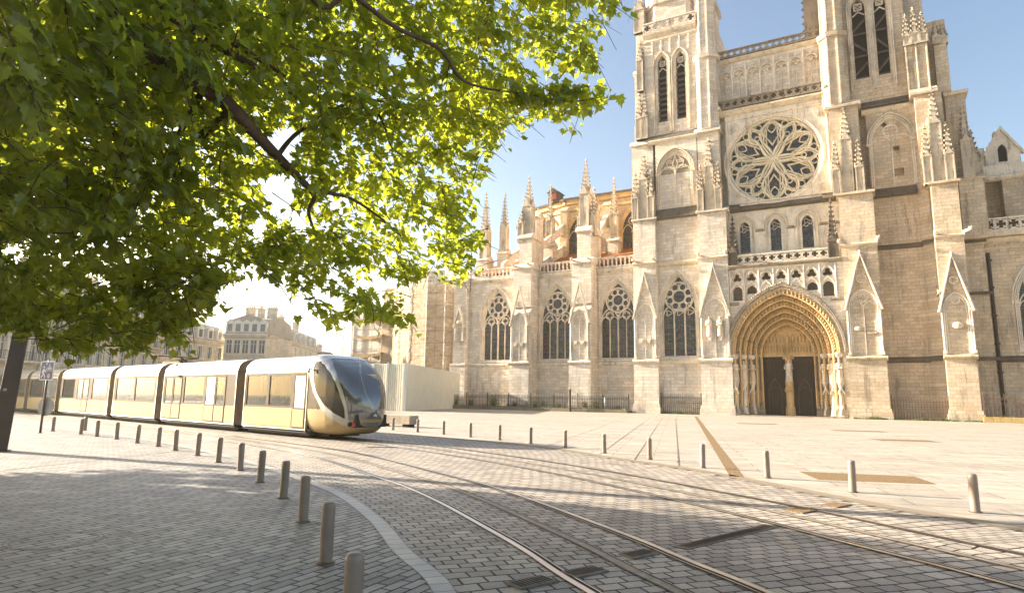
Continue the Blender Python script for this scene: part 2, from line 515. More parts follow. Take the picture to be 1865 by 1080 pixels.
def chapel_window(cx, w, half=2.4, sill=7.25, spring=12.9, rise=4.7, lights=4, glass='glass', open_=None):
    g = MB(); g.sheet(archloop(cx, sill, spring, half, rise, 10), w+.72)
    s = MB()
    # stepped splay: outer hood, two rolls, inner frame
    for k, (off, y0, wd, dep) in enumerate(((.62, w-.16, .22, .3), (.40, w-.02, .16, .3), (.22, w+.16, .14, .3), (.06, w+.34, .16, .34))):
        a = half+off
        lo = [(cx-a, sill-.05 if k else spring-.3)] + arch(cx, spring, a, rise+off*1.25, 10) + [(cx+a, sill-.05 if k else spring-.3)]
        s.bar(lo, wd, y0, y0+dep, cham=.35)
    for sx in (-1, 1):
        for off in (.40, .22):
            s.ngon(cx+sx*(half+off), w+.08, sill, .13, sill+.4, .09, 8)
        s.ngon(cx+sx*(half+.3), w+.02, spring-.25, .12, spring+.05, .26, 8)
    s.prismx([(w-.25, sill-.42), (w-.25, sill-.25), (w+.75, sill+.08), (w+.75, sill-.42)], cx-half-.6, cx+half+.6)
    o = part('chapel_window', s, 'carved')
    part('glass', g, glass, o)
    t = MB(); y0, y1 = w+.42, w+.70
    if lights == 4:
        zc = spring+2.35; rr = 1.72
        t.bar([(cx, sill), (cx, spring+.35)], .2, y0, y1, cham=.4)
        for s_ in (-1, 1):
            c = cx+s_*half/2
            t.bar([(c, sill), (c, spring-.55)], .13, y0+.05, y1, cham=.4)
            t.bar(arch(c, spring-.5, half/2-.02, 1.75, 8), .15, y0, y1, cham=.4)
            t.bar(circ(c, spring+.22, .52, 16), .11, y0+.03, y1, True)
            foil_ring(t, c, spring+.22, .5, 4, y0+.06, y1, .06)
            for q in (-1, 1):
                t.bar(arch(c+q*half/4, spring-.55, half/4-.04, .62, 6), .1, y0+.05, y1)
    else:
        zc = spring+2.0; rr = 1.85
        for q in (-1, 1):
            t.bar([(cx+q*half/3, sill), (cx+q*half/3, spring+.15)], .17, y0, y1, cham=.4)
        for q in (-1, 0, 1):
            t.bar(arch(cx+q*half*2/3, spring-.35, half/3-.03, 1.05 if q else .75, 8), .14, y0, y1, cham=.4)
            foil_ring(t, cx+q*half*2/3, spring-.1, .42, 3, y0+.06, y1, .06)
    t.bar(circ(cx, zc, rr, 28), .2, y0, y1, True, .4)
    t.bar(circ(cx, zc, rr*.44, 18), .1, y0+.05, y1, True)
    for k in range(8):
        a = 2*PI*k/8 + PI/8
        t.bar(circ(cx+rr*.70*math.cos(a), zc+rr*.70*math.sin(a), rr*.235, 12), .09, y0+.05, y1, True)
        a2 = 2*PI*k/8
        t.bar([(cx+rr*.44*math.cos(a2), zc+rr*.44*math.sin(a2)), (cx+rr*.97*math.cos(a2), zc+rr*.97*math.sin(a2))], .08, y0+.05, y1)
    part('tracery', t, 'carved', o)
    return archloop(cx, sill, spring, half+.52, rise+.62, 10)

# --- gabled blind niche on a buttress front
def statue_mesh(mb, x, y, z, h=1.7, turn=0.0, mirror=1):
    """robed standing figure: skirt folds, waist, shoulders, sleeves, neck, head"""
    s = h/1.75
    pr = [(.27,0),(.29,.08),(.25,.45),(.22,.8),(.20,.98),(.23,1.18),(.26,1.36),(.22,1.46),(.09,1.50),(.075,1.54)]
    n = 14; vs = []; fs = []
    for r, zz in pr:
        for i in range(n):
            a = 2*PI*i/n
            fold = 1 + (.10*math.sin(5*a+zz*2) if zz < 1.0 else 0)
            vs.append((x + s*r*fold*math.cos(a)*1.0, y + s*r*fold*math.sin(a)*.78, z + s*zz))
    for k in range(len(pr)-1):
        for i in range(n):
            j = (i+1) % n; fs.append((k*n+i, k*n+j, (k+1)*n+j, (k+1)*n+i))
    mb.add(vs, fs)
    mb.ball(x, y-.02*s, z+s*1.63, .10*s, .115*s, .135*s, 10, 6)
    for q in (-1, 1):
        mb.tube([(x+q*.24*s, y, z+1.36*s), (x+q*.30*s, y-.06*s, z+1.05*s), (x+q*.10*s, y-.24*s, z+(1.1 if q == mirror else .98)*s)], .085*s, 6, .06*s)

def niche(cx, w, z0, half, zs, rise, gz, style='corbels', mat='carved', name='gabled_niche'):
    """blind arch with mullion under a steep gable, standing proud of the buttress face at y=w"""
    mb = MB()
    zt = zs+rise
    mb.bar(archloop(cx, z0, zs, half, rise, 8), .2, w-.2, w+.05, cham=.4)
    mb.bar(archloop(cx, z0, zs, half-.2, rise-.22, 8), .1, w-.1, w+.05)
    if style != 'single':
        mb.bar([(cx, z0), (cx, zs-.1)], .1, w-.1, w+.04)
        for q in (-1, 1):
            mb.bar(arch(cx+q*(half-.2)/2, zs-.15, (half-.2)/2, .75, 6), .09, w-.1, w+.04)
    mb.bar(circ(cx, zs+rise*.52, half*.33, 14), .09, w-.1, w+.04, True)
    foil_ring(mb, cx, zs+rise*.52, half*.32, 4, w-.07, w+.04, .06)
    # gable
    ga = half+.42; gz0 = zs-.35
    mb.bar([(cx-ga, gz0), (cx, gz), (cx+ga, gz0)], .24, w-.42, w+.05, cham=.3)
    mb.bar(circ(cx, gz0+(gz-gz0)*.56, half*.34, 14), .08, w-.1, w+.04, True)
    foil_ring(mb, cx, gz0+(gz-gz0)*.56, half*.33, 3, w-.08, w+.04, .06)
    mb.blob(cx, w-.2, gz+.2, .14, .14, .32)
    for q in (-1, 1):
        mb.tube([(cx+q*(half+.18), w-.14, z0), (cx+q*(half+.18), w-.14, zs)], .1, 6)
        mb.box(cx+q*(half+.18)-.16, cx+q*(half+.18)+.16, w-.28, w, z0, z0+.35)
        mb.box(cx+q*(half+.18)-.15, cx+q*(half+.18)+.15, w-.27, w, zs-.3, zs)
    o = part(name, mb, mat)
    if style in ('corbels', 'statues'):
        for q in (-1, 1):
            c = MB(); zc = z0+2.55
            c.prism([(cx+q*half*.45-.12, zc-.5), (cx+q*half*.45+.12, zc-.5), (cx+q*half*.45+.3, zc), (cx+q*half*.45-.3, zc)], w-.38, w+.02)
            part('corbel', c, mat, o)
            if style == 'statues':
                st = MB(); statue_mesh(st, cx+q*half*.45, w-.24, zc, 2.4, mirror=q); part('statue', st, 'warm', o, True)
    elif style == 'mixed':
        c = MB(); c.ball(cx-half*.45, w-.2, z0+2.9, .42, .3, .26); part('corbel', c, 'warm', o)
        c = MB(); c.box(cx+half*.15, cx+half*.8, w-.3, w, z0+2.3, z0+2.5); part('corbel', c, 'warm', o)
    else:
        c = MB(); c.ball(cx, w-.2, z0+2.9, .5, .32, .36); part('corbel', c, 'warm', o)
    return o

def gargoyle(mb_, x, y, z, dx=0.0, L=.8):
    mb = MB()
    mb.tube([(x, y+.3, z), (x+dx*.5, y-.25*L, z+.08), (x+dx, y-L, z+.1)], .2, 6, .13)
    mb.ball(x+dx, y-L, z+.14, .2, .22, .2, 8, 5)
    mb.blob(x+dx-.12, y-L, z+.36, .06, .06, .12); mb.blob(x+dx+.12, y-L, z+.36, .06, .06, .12)
    part('gargoyle', mb, 'warm')

# ============ chapels along the choir
BUT1, BUT2 = (-44.55, -41.4), (-35.25, -32.1)
holes = [chapel_window(c, 0.0) for c in (-48.55, -38.6, -29.4)]
mb = MB().wall([(-54.9, 6.5), (-26.0, 6.5), (-26.0, 19.6), (-54.9, 19.6)], holes, 0.0, .75)
mb.box(-54.9, -26.0, .74, .9, 6.5, 7.2)
part('chapel_wall', mb, 'stone')
mb = MB().wall([(-54.9, 0), (-26.0, 0), (-26.0, 6.5), (-54.9, 6.5)], [], -.12, 0)
mb.box(-54.9, -26.0, -.3, -.12, 0, .9)
part('chapel_plinth', mb, 'stone')
mb = MB()
for x0, x1 in ((-54.9, BUT1[0]), (BUT1[1], BUT2[0]), (BUT2[1], -26.1)):
    string(mb, x0, x1, -.12, 6.6, .25, .4)
    string(mb, x0, x1, 0, 19.7, .45, .5)
    for i in range(int((x1-x0)/.45)):
        mb.blob(x0+.25+i*.45, -.1, 19.15, .17, .14, .13)
part('string_course', mb, 'carved')
for x0, x1 in ((-53.2, BUT1[0]+.3), (BUT1[1]-.3, BUT2[0]+.3), (BUT2[1]-.3, -26.2)):
    mb = MB(); arcade_rail(mb, x0, x1, -.25, 19.85, 21.3); part('balustrade', mb, 'carved')
# corner pier at the left end
mb = MB(); mb.box(-56.2, -53.4, -1.0, 1.0, 0, 6.5); mb.box(-55.9, -53.6, -.7, 1.0, 6.5, 19.6)
mb.box(-56.0, -53.5, -.85, 1.0, 19.6, 20.1)
for zz in (6.6, 19.6): string(mb, -56.1, -53.4, -.9, zz, .25, .4)
part('corner_pier', mb, 'stone')
niche(-54.75, -.72, 10.2, .55, 12.6, 1.0, 15.4, 'single')
def chapel_buttress(x0, x1):
    mb = MB()
    mb.box(x0-.25, x1+.25, -3.35, 0, 0, .8); mb.box(x0-.12, x1+.12, -3.2, 0, .8, 1.3)
    mb.box(x0, x1, -3.0, 0, 1.3, 6.5); mb.box(x0+.08, x1-.08, -2.9, 0, 6.5, 13.4)
    string(mb, x0-.1, x1+.1, -3.0, 6.65, .3, .42)
    # sloping set-off at mid height, then the narrower upper pier
    mb.prismx([(-2.9, 13.4), (-2.0, 14.6), (0, 14.6), (0, 13.4)], x0+.08, x1-.08)
    mb.box(x0+.12, x1-.12, -2.3, .6, 14.6, 20.6)
    mb.prismx([(-2.6, 20.3), (-2.6, 20.5), (-1.7, 21.2), (1, 21.2), (1, 20.3)], x0-.05, x1+.05)
    mb.box(x0+.55, x1-.55, -1.4, 2.6, 21.2, 25.2)
    mb.prismx([(-1.9, 25.0), (-1.9, 25.15), (-1.2, 25.9), (2.4, 25.9), (3, 25.0)], x0+.4, x1-.4)
    gargoyle(mb, x0+.35, -2.2, 20.7); gargoyle(mb, x1-.35, -2.2, 20.7)
    o = part('buttress', mb, 'stone')
    niche((x0+x1)/2, -2.92, 6.9, 1.05, 12.2, 1.55, 17.4, 'corbels')
    c = (x0+x1)/2
    pinnacle(c-.15, -.2, 25.6, 36.2 if x0 > -40 else 35.0, .66, frac=.5)
    if x0 > -40:
        pinnacle(c+.1, 2.3, 25.6, 32.6, .62, frac=.5)
        pinnacle(c-1.0, -.3, 24.6, 30.4, .3, frac=.5)
        pinnacle(c+1.0, -.3, 24.6, 30.4, .3, frac=.5)
    else:
        mb2 = MB(); mb2.box(c-.4, c+.7, 1.0, 3.0, 25.6, 29.0); mb2.prismx([(.8, 28.9), (.8, 29.05), (2, 29.8), (3.2, 29.05), (3.2, 28.9)], c-.5, c+.8)
        part('pier', mb2, 'stone')
        pinnacle(c-.9, -1.0, 24.6, 29.6, .42, frac=.6)
    # drain pipe in the corner beside the buttress
    dpipe = MB(); dpipe.tube([(x1+.2, -.1, .3), (x1+.2, -.1, 19.0)], .09, 8)
    for zz in (3, 6, 9, 12, 15, 18): dpipe.box(x1+.06, x1+.34, -.22, .02, zz, zz+.12)
    part('drain_pipe', dpipe, 'stone')
chapel_buttress(*BUT1); chapel_buttress(*BUT2)
# chapel roofs
mb = MB(); mb.add([(-54.5, .2, 20.6), (-26, .2, 20.6), (-26, 8, 24.3), (-46, 8, 24.3), (-54.5, 6, 23)], [(0,1,2,3,4)])
part('chapel_roof', mb, 'tile')

# ============ high choir with clerestory, behind
CH = [(-25.5, 8.0), (-40.5, 8.0), (-46.5, 10.2), (-51.5, 14.0), (-55.0, 19.0), (-56.5, 25.0)]
mbw = MB(); mbr = MB(); mbc = MB(); mbt = MB()
for k in range(len(CH)-1):
    (xa, ya), (xb, yb) = CH[k], CH[k+1]
    mbw.add([(xa, ya, 18), (xb, yb, 18), (xb, yb, 33.0), (xa, ya, 33.0)], [(0,1,2,3)])
    L = math.hypot(xb-xa, yb-ya); nx, ny = (yb-ya)/L, -(xb-xa)/L
    if ny > 0 or (abs(ny) < .3 and nx > 0): nx, ny = -nx, -ny
    def off(x, y, d): return (x+nx*d, y+ny*d)
    for z0, z1, d in ((31.3, 31.7, .25), (32.4, 33.0, .45), (33.0, 33.4, .6)):
        a = off(xa, ya, d); b = off(xb, yb, d)
        mbc.add([(*a, z0), (*b, z0), (*b, z1), (*a, z1), (xa, ya, z0), (xb, yb, z0), (xb, yb, z1), (xa, ya, z1)],
                [(0,1,2,3), (3,2,6,7), (0,4,5,1)])
    a = off(xa, ya, .75); b = off(xb, yb, .75)
    mbr.add([(*a, 33.4), (*b, 33.4), (xb+4, yb+9, 36.5), (xa+2, ya+9, 36.5), (*a, 33.05), (*b, 33.05)], [(0,1,2,3), (0,4,5,1)])
part('choir_wall', mbw, 'goldwall'); part('cornice', mbc, 'gold'); part('choir_roof', mbr, 'slate')
def clerestory(xa, ya, xb, yb, t, half=1.5, z0=22.6, zs=27.2, rise=3.0):
    L = math.hypot(xb-xa, yb-ya); ux, uy = (xb-xa)/L, (yb-ya)/L
    cx, cy = xa+(xb-xa)*t, ya+(yb-ya)*t
    ang = math.atan2(uy, ux)
    if math.cos(ang) < 0: ang += PI
    s = MB()
    s.bar(archloop(0, z0, zs, half+.45, rise+.5, 8), .35, -.3, .06, cham=.35)
    s.bar(archloop(0, z0, zs, half+.15, rise+.2, 8), .2, -.16, .06, cham=.35)
    s.box(-half-.6, half+.6, -.4, .05, z0-.4, z0)
    o = part('clerestory_window', s, 'gold')
    g = MB(); g.sheet(archloop(0, z0, zs, half+.1, rise, 8), -.03); part('glass', g, 'glass', o)
    t_ = MB()
    t_.bar([(0, z0), (0, zs)], .14, -.14, -.03)
    for q in (-1, 1): t_.bar(arch(q*half/2, zs-.4, half/2, 1.2, 6), .12, -.14, -.03)
    t_.bar(circ(0, zs+1.35, .62, 14), .1, -.13, -.03, True)
    part('tracery', t_, 'gold', o)
    o.location = (cx, cy, 0); o.rotation_euler = (0, 0, ang)
clerestory(-25.5, 8, -40.5, 8, .27, 1.5); clerestory(-25.5, 8, -40.5, 8, .86, 1.6)
for k in (1, 2, 3): clerestory(*CH[k], *CH[k+1], .5, 1.3)
# wall shafts between the bays, fliers and outer piers
def shaft(x, y):
    mb = MB(); mb.box(x-.55, x+.55, y-.9, y+.1, 18, 31.4)
    mb.prismx([(y-1.05, 31.2), (y-1.05, 31.4), (y, 32.2), (y, 31.2)], x-.65, x+.65)
    part('buttress', mb, 'goldwall')
for x, y in ((-33.4, 8), (-40.7, 8), (-46.6, 10.0), (-51.4, 13.8)): shaft(x, y)
def flier(x0, y0, z0, x1, y1, z1):
    mb = MB(); d = Vector((x1-x0, y1-y0)); L = d.length; d /= L; n = Vector((-d.y, d.x))*.32
    P = []
    for t in (0, .25, .5, .75, 1):
        zt = z0+(z1-z0)*t; zb = zt-1.0-1.2*(t-.35)**2
        P.append((x0+d.x*L*t, y0+d.y*L*t, zt, zb))
    vs = []; fs = []
    for x, y, zt, zb in P:
        vs += [(x+n.x, y+n.y, zt), (x-n.x, y-n.y, zt), (x-n.x, y-n.y, zb), (x+n.x, y+n.y, zb)]
    for k in range(4):
        for i in range(4): fs.append((k*4+i, k*4+(i+1) % 4, k*4+4+(i+1) % 4, k*4+4+i))
    mb.add(vs, fs + [(0,1,2,3), (16,19,18,17)])
    n2 = n*1.3
    mb.add([(x0+n2.x, y0+n2.y, z0+.02), (x0-n2.x, y0-n2.y, z0+.02), (x1-n2.x, y1-n2.y, z1+.02), (x1+n2.x, y1+n2.y, z1+.02),
            (x0+n2.x, y0+n2.y, z0+.28), (x0-n2.x, y0-n2.y, z0+.28), (x1-n2.x, y1-n2.y, z1+.28), (x1+n2.x, y1+n2.y, z1+.28)],
           [(0,3,2,1), (4,5,6,7), (0,1,5,4), (1,2,6,5), (2,3,7,6), (3,0,4,7)])
    part('flying_buttress', mb, 'stone')
flier(-33.6, 2.5, 25.0, -33.5, 7.2, 29.5)
flier(-42.8, 2.5, 24.6, -40.9, 7.4, 29.0)
flier(-42.9, 2.5, 21.6, -41.0, 7.4, 25.4)
flier(-49.5, 3.0, 22.4, -46.8, 9.4, 28.6)
flier(-53.5, 5.0, 21.4, -51.7, 13.0, 27.6)
def at_v(px, py, w):
    d = ray(px, py); n = Vector((math.sin(CAZ), math.cos(CAZ), 0)); u = Vector((math.cos(CAZ), -math.sin(CAZ), 0))
    t = (CD + w)/d.dot(n); p = CAMP + d*t
    return p.dot(u), p.z
for px, py, w, z0, a in ((1003, 338, 5.2, 22.0, .62), (920, 353, 4.5, 21.5, .62), (886, 352, 4.0, 20.5, .8), (1118, 325, 6.2, 22.0, .6)):
    u, z = at_v(px, py, w)
    mb = MB(); mb.box(u-a-.2, u+a+.2, w-a-.2, w+a+.3, z0-3.5, z0+3.2); mb.prismx([(w-a-.4, z0+3), (w-a-.4, z0+3.15), (w, z0+3.8), (w+a+.4, z0+3.15), (w+a+.4, z0+3)], u-a-.35, u+a+.35)
    part('pier', mb, 'stone')
    pinnacle(u, w, z0+3.2, z, a*.8, frac=.42)
mb = MB(); u, z = at_v(1012, 362, 8.5)
mb.box(u-.9, u+.9, 7.6, 9.6, 33.2, 34.9); mb.prism([(u-1.1, 34.8), (u+1.1, 34.8), (u, 35.6)], 7.4, 10)
o = part('dormer', mb, 'slate'); mb = MB(); mb.box(u-.55, u+.55, 7.5, 7.62, 33.6, 34.7); part('shutter', mb, 'copper', o)

# ============ left tower
TA, TB = (-26.1, -22.9), (-17.6, -13.9)
def butt(x0, x1, w=-3.0, back=0.5, top=25.3, mat='stone', z2=19.3, slope=1.4):
    mb = MB()
    mb.box(x0-.22, x1+.22, w-.3, back, 0, .75); mb.box(x0-.12, x1+.12, w-.14, back, .75, 1.15)
    mb.box(x0, x1, w, back, 1.15, 6.5)
    mb.box(x0+.06, x1-.06, w+.08, back, 6.5, z2)
    mb.box(x0+.12, x1-.12, w+.2, back, z2, top)
    return mb
win_t = chapel_window(-20.45, -2.0, 2.05, 7.2, 12.9, 4.6, 3)
lanc = [archloop(-21.95, 39.0, 47.4, .62, 1.3, 6), archloop(-19.45, 39.0, 47.4, .62, 1.3, 6)]
mb = MB()
mb.wall([(-23.0, 6.5), (-17.5, 6.5), (-17.5, 36.2), (-23.0, 36.2)], [win_t], -2.0, .75)
mb.wall([(-23.0, 0), (-17.5, 0), (-17.5, 6.5), (-23.0, 6.5)], [], -2.12, 0)
mb.wall([(-24.4, 36.2), (-17.2, 36.2), (-17.2, 52.2), (-24.4, 52.2)], lanc, -1.6, .9)
mb.box(-26.0, -13.95, 0.02, 9.0, 0, 36.2); mb.box(-25.4, -14.9, 0.3, 9.0, 36.2, 52.2)
mb.box(-25.4, -24.4, -1.2, .4, 36.2, 52.0)
mb.box(-24.4, -17.2, -1.58, .4, 51.9, 52.2)
mb.box(-23.0, -17.5, -1.0, 0.1, 36.0, 36.3)
tl = part('tower', mb, 'stone')
mb = MB()
for x0, x1 in ((-27.6, -26.0),):
    mb.box(x0, x1, 2.0, 4.6, 0, 25.0); mb.box(x0+.2, x1, 2.2, 4.4, 25, 36.2); mb.box(x0+.5, x1+.7, 2.4, 4.2, 36.2, 46)
    string(mb, x0-.1, x1, 2.0, 25.2); string(mb, x0+.1, x1, 2.2, 36.4)
part('buttress', mb, 'goldwall', tl)
pinnacle(-26.9, 2.4, 26.0, 33.0, .4, tl); pinnacle(-26.6, 2.6, 36.5, 44.5, .45, tl); pinnacle(-26.0, 2.0, 46.0, 54, .5, tl)
# sloping weathering under the blind arch, and plain wall ledges
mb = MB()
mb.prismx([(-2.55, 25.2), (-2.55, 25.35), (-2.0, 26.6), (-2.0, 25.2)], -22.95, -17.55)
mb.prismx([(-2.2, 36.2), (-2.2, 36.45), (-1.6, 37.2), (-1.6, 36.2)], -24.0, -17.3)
part('ledge', mb, 'soot_shade', tl)
mb = MB()
string(mb, -22.95, -17.55, -2.12, 6.65, .25, .4); string(mb, -22.95, -17.55, -2.0, 19.4, .42, .5)
for i in range(11): mb.blob(-22.6+i*.48, -2.1, 18.85, .17, .14, .13)
string(mb, -23.9, -17.3, -2.0, 36.3, .3, .5); string(mb, -24.5, -17.2, -1.6, 52.3, .4, .6); string(mb, -24.5, -17.2, -1.6, 51.2, .2, .4)
part('string_course', mb, 'warm', tl)
def blind_arch(cx, w, z0, zs, half, rise, parent, mat='carved', flame=True):
    mb = MB()
    for off, d in ((.42, .3), (.2, .18), (0, .1)):
        lo = archloop(cx, z0 if off < .4 else zs-.3, zs, half+off, rise+off*1.2, 10)
        mb.bar(lo, .18, w-d, w+.03, cham=.4)
    mb.bar([(cx, z0), (cx, zs+.3)], .14, w-.12, w+.03)
    for q in (-1, 1):
        mb.bar(arch(cx+q*half/2, zs-.3, half/2-.05, .9, 8), .1, w-.1, w+.03)
    if flame:
        for q in (-1, 1):
            mb.bar([(cx, zs+.2), (cx+q*.35, zs+rise*.35), (cx+q*.12, zs+rise*.6), (cx, zs+rise*.82)], .12, w-.12, w+.03)
            mb.bar([(cx+q*.1, zs+.4), (cx+q*1.0, zs+rise*.28), (cx+q*1.15, zs+rise*.5), (cx+q*.45, zs+rise*.72)], .1, w-.12, w+.03)
            for t, r in ((.35, .22), (.75, .25), (1.25, .2)):
                mb.bar(circ(cx+q*t, zs+.55, r, 8), .07, w-.1, w+.03, True)
                mb.bar(circ(cx+q*(.3+t*.5), zs+rise*.5, r*.8, 8), .07, w-.1, w+.03, True)
    else:
        mb.bar(circ(cx, zs+rise*.42, half*.36, 16), .12, w-.12, w+.03, True)
        foil_ring(mb, cx, zs+rise*.42, half*.34, 4, w-.1, w+.03, .08)
    for q in (-1, 1): mb.box(cx+q*(half+.25)-.3, cx+q*(half+.25)+.3, w-.35, w, zs-.35, zs-.1)
    return part('blind_arch', mb, mat, parent)
blind_arch(-20.35, -2.0, 26.6, 31.6, 2.05, 2.7, tl, 'warm')
mb = MB(); mb.sheet(arch(-20.35, 31.3, 2.0, 2.6, 8), -2.012); part('tracery_field', mb, 'grey_soot_shade', tl)  # grey sheet stands in for the shade of a recessed field
def belfry(cx, w, z0, zs, half, rise, parent, louvres=True, beams=False):
    s = MB()
    for off, y0, wd in ((.5, -.22, .2), (.3, -.06, .16), (.1, .12, .16)):
        lo = archloop(cx, z0-(1.6 if off > .2 else 0), zs, half+off, rise+off, 8)
        s.bar(lo, wd, w+y0, w+y0+.3, cham=.4)
    o = part('belfry_window', s, 'warm' if louvres else 'carved')
    d = MB(); d.sheet(archloop(cx, z0, zs, half, rise, 6), w+.85); part('dark_opening', d, 'dark', o)
    t = MB(); t.bar(circ(cx, zs+.25, half*.62, 10), .09, w+.3, w+.5, True)
    for q in range(4):
        a = PI/4+q*PI/2
        t.bar(circ(cx+half*.5*math.cos(a), zs+.25+half*.5*math.sin(a), half*.3, 8), .06, w+.32, w+.48, True)
    for q in (-1, 1): t.bar([(cx+q*half*.9, zs-.9), (cx, zs-.4)], .1, w+.3, w+.5)
    part('tracery', t, 'carved', o)
    if louvres:
        l = MB(); n = int((zs-.9-z0)/.78)
        for i in range(n):
            z = z0+.15+i*.78
            l.add([(cx-half, w+.2, z), (cx+half, w+.2, z), (cx+half, w+.75, z+.55), (cx-half, w+.75, z+.55),
                   (cx-half, w+.2, z-.07), (cx+half, w+.2, z-.07)], [(0,1,2,3), (0,4,5,1)])
        part('louvre', l, 'louvre', o)
    if beams:
        l = MB()
        for z, sg in ((z0+1.5, 1), (z0+4.3, -1), (z0+7.2, 1)):
            l.bar([(cx-half*1.2, z-sg*.9), (cx+half*1.2, z+sg*.9)], .24, w+.5, w+.75)
            l.box(cx-half, cx+half, w+.4, w+.6, z-1.3, z-1.1)
        part('beam', l, 'louvre', o)
belfry(-21.95, -1.6, 39.0, 47.4, .62, 1.3, tl); belfry(-19.45, -1.6, 39.0, 47.4, .62, 1.3, tl)
mb = MB()
for x in (-23.2, -21.95, -20.7, -19.45, -18.2):
    mb.bar([(x, 48.6), (x, 51.0)], .1, -1.7, -1.58); mb.blob(x, -1.68, 50.9, .25, .1, .3); mb.blob(x, -1.68, 49.9, .3, .1, .14); mb.blob(x, -1.68, 49.2, .22, .1, .2)
part('wall_carving', mb, 'carved', tl)
mb = MB(); quatre_rail(mb, -24.4, -17.2, -1.9, 52.4, 53.9); part('balustrade', mb, 'carved', tl); mb = MB(); mb.box(-24.4, -17.2, -1.5, -1.4, 52.2, 53.8); part('shade_backing', mb, 'soot_shade', tl)  # dark panel stands in for shade behind the rail openings
# octagonal stone spire rising behind the balustrade
mb = MB(); mb.ngon(-20.6, 3.4, 52.0, 5.6, 56.4, 5.6, 8); mb.ngon(-20.6, 3.4, 56.4, 6.0, 57.1, 6.0, 8); mb.ngon(-20.6, 3.4, 57.1, 5.2, 86, .4, 8)
part('spire', mb, 'stone', tl)
# --- buttress A (left) and B (right)
mb = butt(*TA); string(mb, TA[0]-.15, TA[1]+.15, -3.0, 6.65, .3, .42)
mb.prismx([(-3.05, 25.2), (-3.05, 25.35), (-1.9, 25.9), (.5, 25.9), (.5, 25.2)], TA[0]-.1, TA[1]+.1)
mb.box(TA[0]-.3, TA[1]-.5, -1.7, .5, 25.6, 36.2); mb.box(-25.9, -24.3, -1.4, .5, 36.4, 47.0); mb.box(-25.7, -24.4, -1.2, .5, 47, 56)
mb.prismx([(-2.0, 36.1), (-2.0, 36.3), (-1.4, 36.9), (.5, 36.9), (.5, 36.1)], TA[0]-.5, TA[1]-.4)
mb.prismx([(-1.7, 46.8), (-1.7, 47.0), (-1.2, 47.5), (.5, 47.5), (.5, 46.8)], -26.1, -24.2)
part('buttress', mb, 'stone', tl)
mb = MB(); string(mb, TA[0], TA[1], -2.92, 19.4, .3, .3)
for x in TA: gargoyle(mb, x+(.3 if x < -25 else -.3), -2.9, 19.6)
part('string_course', mb, 'warm', tl)
niche((TA[0]+TA[1])/2, -2.92, 6.9, 1.15, 12.3, 1.7, 17.9, 'corbels')
def cluster(cx, w, z0, parent, big=34.6, small=31.0, a=.4, dx=1.05):
    z0 -= .55
    pinnacle(cx, w+.35, z0, big, a*1.35, parent, frac=.62)
    pinnacle(cx-dx, w-.1, z0, small, a, parent, frac=.48); pinnacle(cx+dx, w-.1, z0, small, a, parent, frac=.48)
cluster(-24.6, -2.4, 25.6, tl, 34.6, 32.0)
pinnacle(-25.2, -1.65, 36.9, 43.8, .42, tl, frac=.45); pinnacle(-24.45, -1.65, 36.9, 44.0, .42, tl, frac=.45)
pinnacle(-25.0, -1.5, 44.0, 51.5, .42, tl, frac=.62); pinnacle(-25.1, -.9, 53, 62.0, .7, tl, frac=.4)
mb = butt(*TB); string(mb, TB[0]-.15, TB[1]+.15, -3.0, 6.65, .3, .42)
mb.prismx([(-3.1, 25.2), (-3.1, 25.4), (-2.0, 25.9), (.5, 25.9), (.5, 25.2)], TB[0]-.12, TB[1]+.12)
mb.box(-17.4, -14.7, -2.0, .5, 25.6, 36.3)
mb.prismx([(-2.35, 36.2), (-2.35, 36.45), (-1.6, 37.1), (.5, 37.1), (.5, 36.2)], -17.75, -14.45)
mb.ngon(-16.15, -.9, 36.6, 1.55, 46.6, 1.5, 8); mb.ngon(-16.15, -.9, 46.5, 1.75, 47.1, 1.85, 8); mb.ngon(-16.15, -.9, 47.1, 1.3, 60, 1.25, 8)
for i in range(8):
    a = PI/8+2*PI*i/8
    mb.tube([(-16.15+1.53*math.cos(a), -.9+1.53*math.sin(a), 36.8), (-16.15+1.48*math.cos(a), -.9+1.48*math.sin(a), 46.5)], .14, 5)
    mb.tube([(-16.15+1.3*math.cos(a), -.9+1.3*math.sin(a), 47.1), (-16.15+1.25*math.cos(a), -.9+1.25*math.sin(a), 60)], .13, 5)
part('buttress', mb, 'stone', tl)
mb = MB(); string(mb, TB[0], TB[1], -2.92, 19.4, .3, .3); gargoyle(mb, TB[0]+.2, -2.9, 19.6); gargoyle(mb, TB[1]-.2, -2.9, 19.6)
part('string_course', mb, 'warm', tl)
niche((TB[0]+TB[1])/2, -2.92, 6.9, 1.4, 12.2, 2.0, 18.2, 'statues')
cluster(-15.95, -2.5, 25.8, tl, 35.2, 31.6, .36, 1.1)

# ============ right tower
TC, TD = (-1.6, 2.1), (7.35, 10.0)
lr = [archloop(1.95, 40.3, 49.6, .72, 1.2, 6), archloop(4.25, 40.3, 49.6, .62, 1.2, 6)]
small = [[(4.25, 27.6), (5.35, 27.6), (5.35, 28.5), (4.25, 28.5)], [(4.45, 30.6), (5.05, 30.6), (5.05, 31.2), (4.45, 31.2)], circ(3.7, 34.0, .28, 10)]
mb = MB()
mb.wall([(1.9, 0), (7.5, 0), (7.5, 36.4), (1.9, 36.4)], small, 0.0, .7)
mb.wall([(.2, 36.4), (6.6, 36.4), (6.6, 58), (.2, 58)], lr, .1, .9)
for a, b in ((small[0][0], small[0][2]), (small[1][0], small[1][2])): mb.box(a[0], b[0], .69, .8, a[1], b[1])
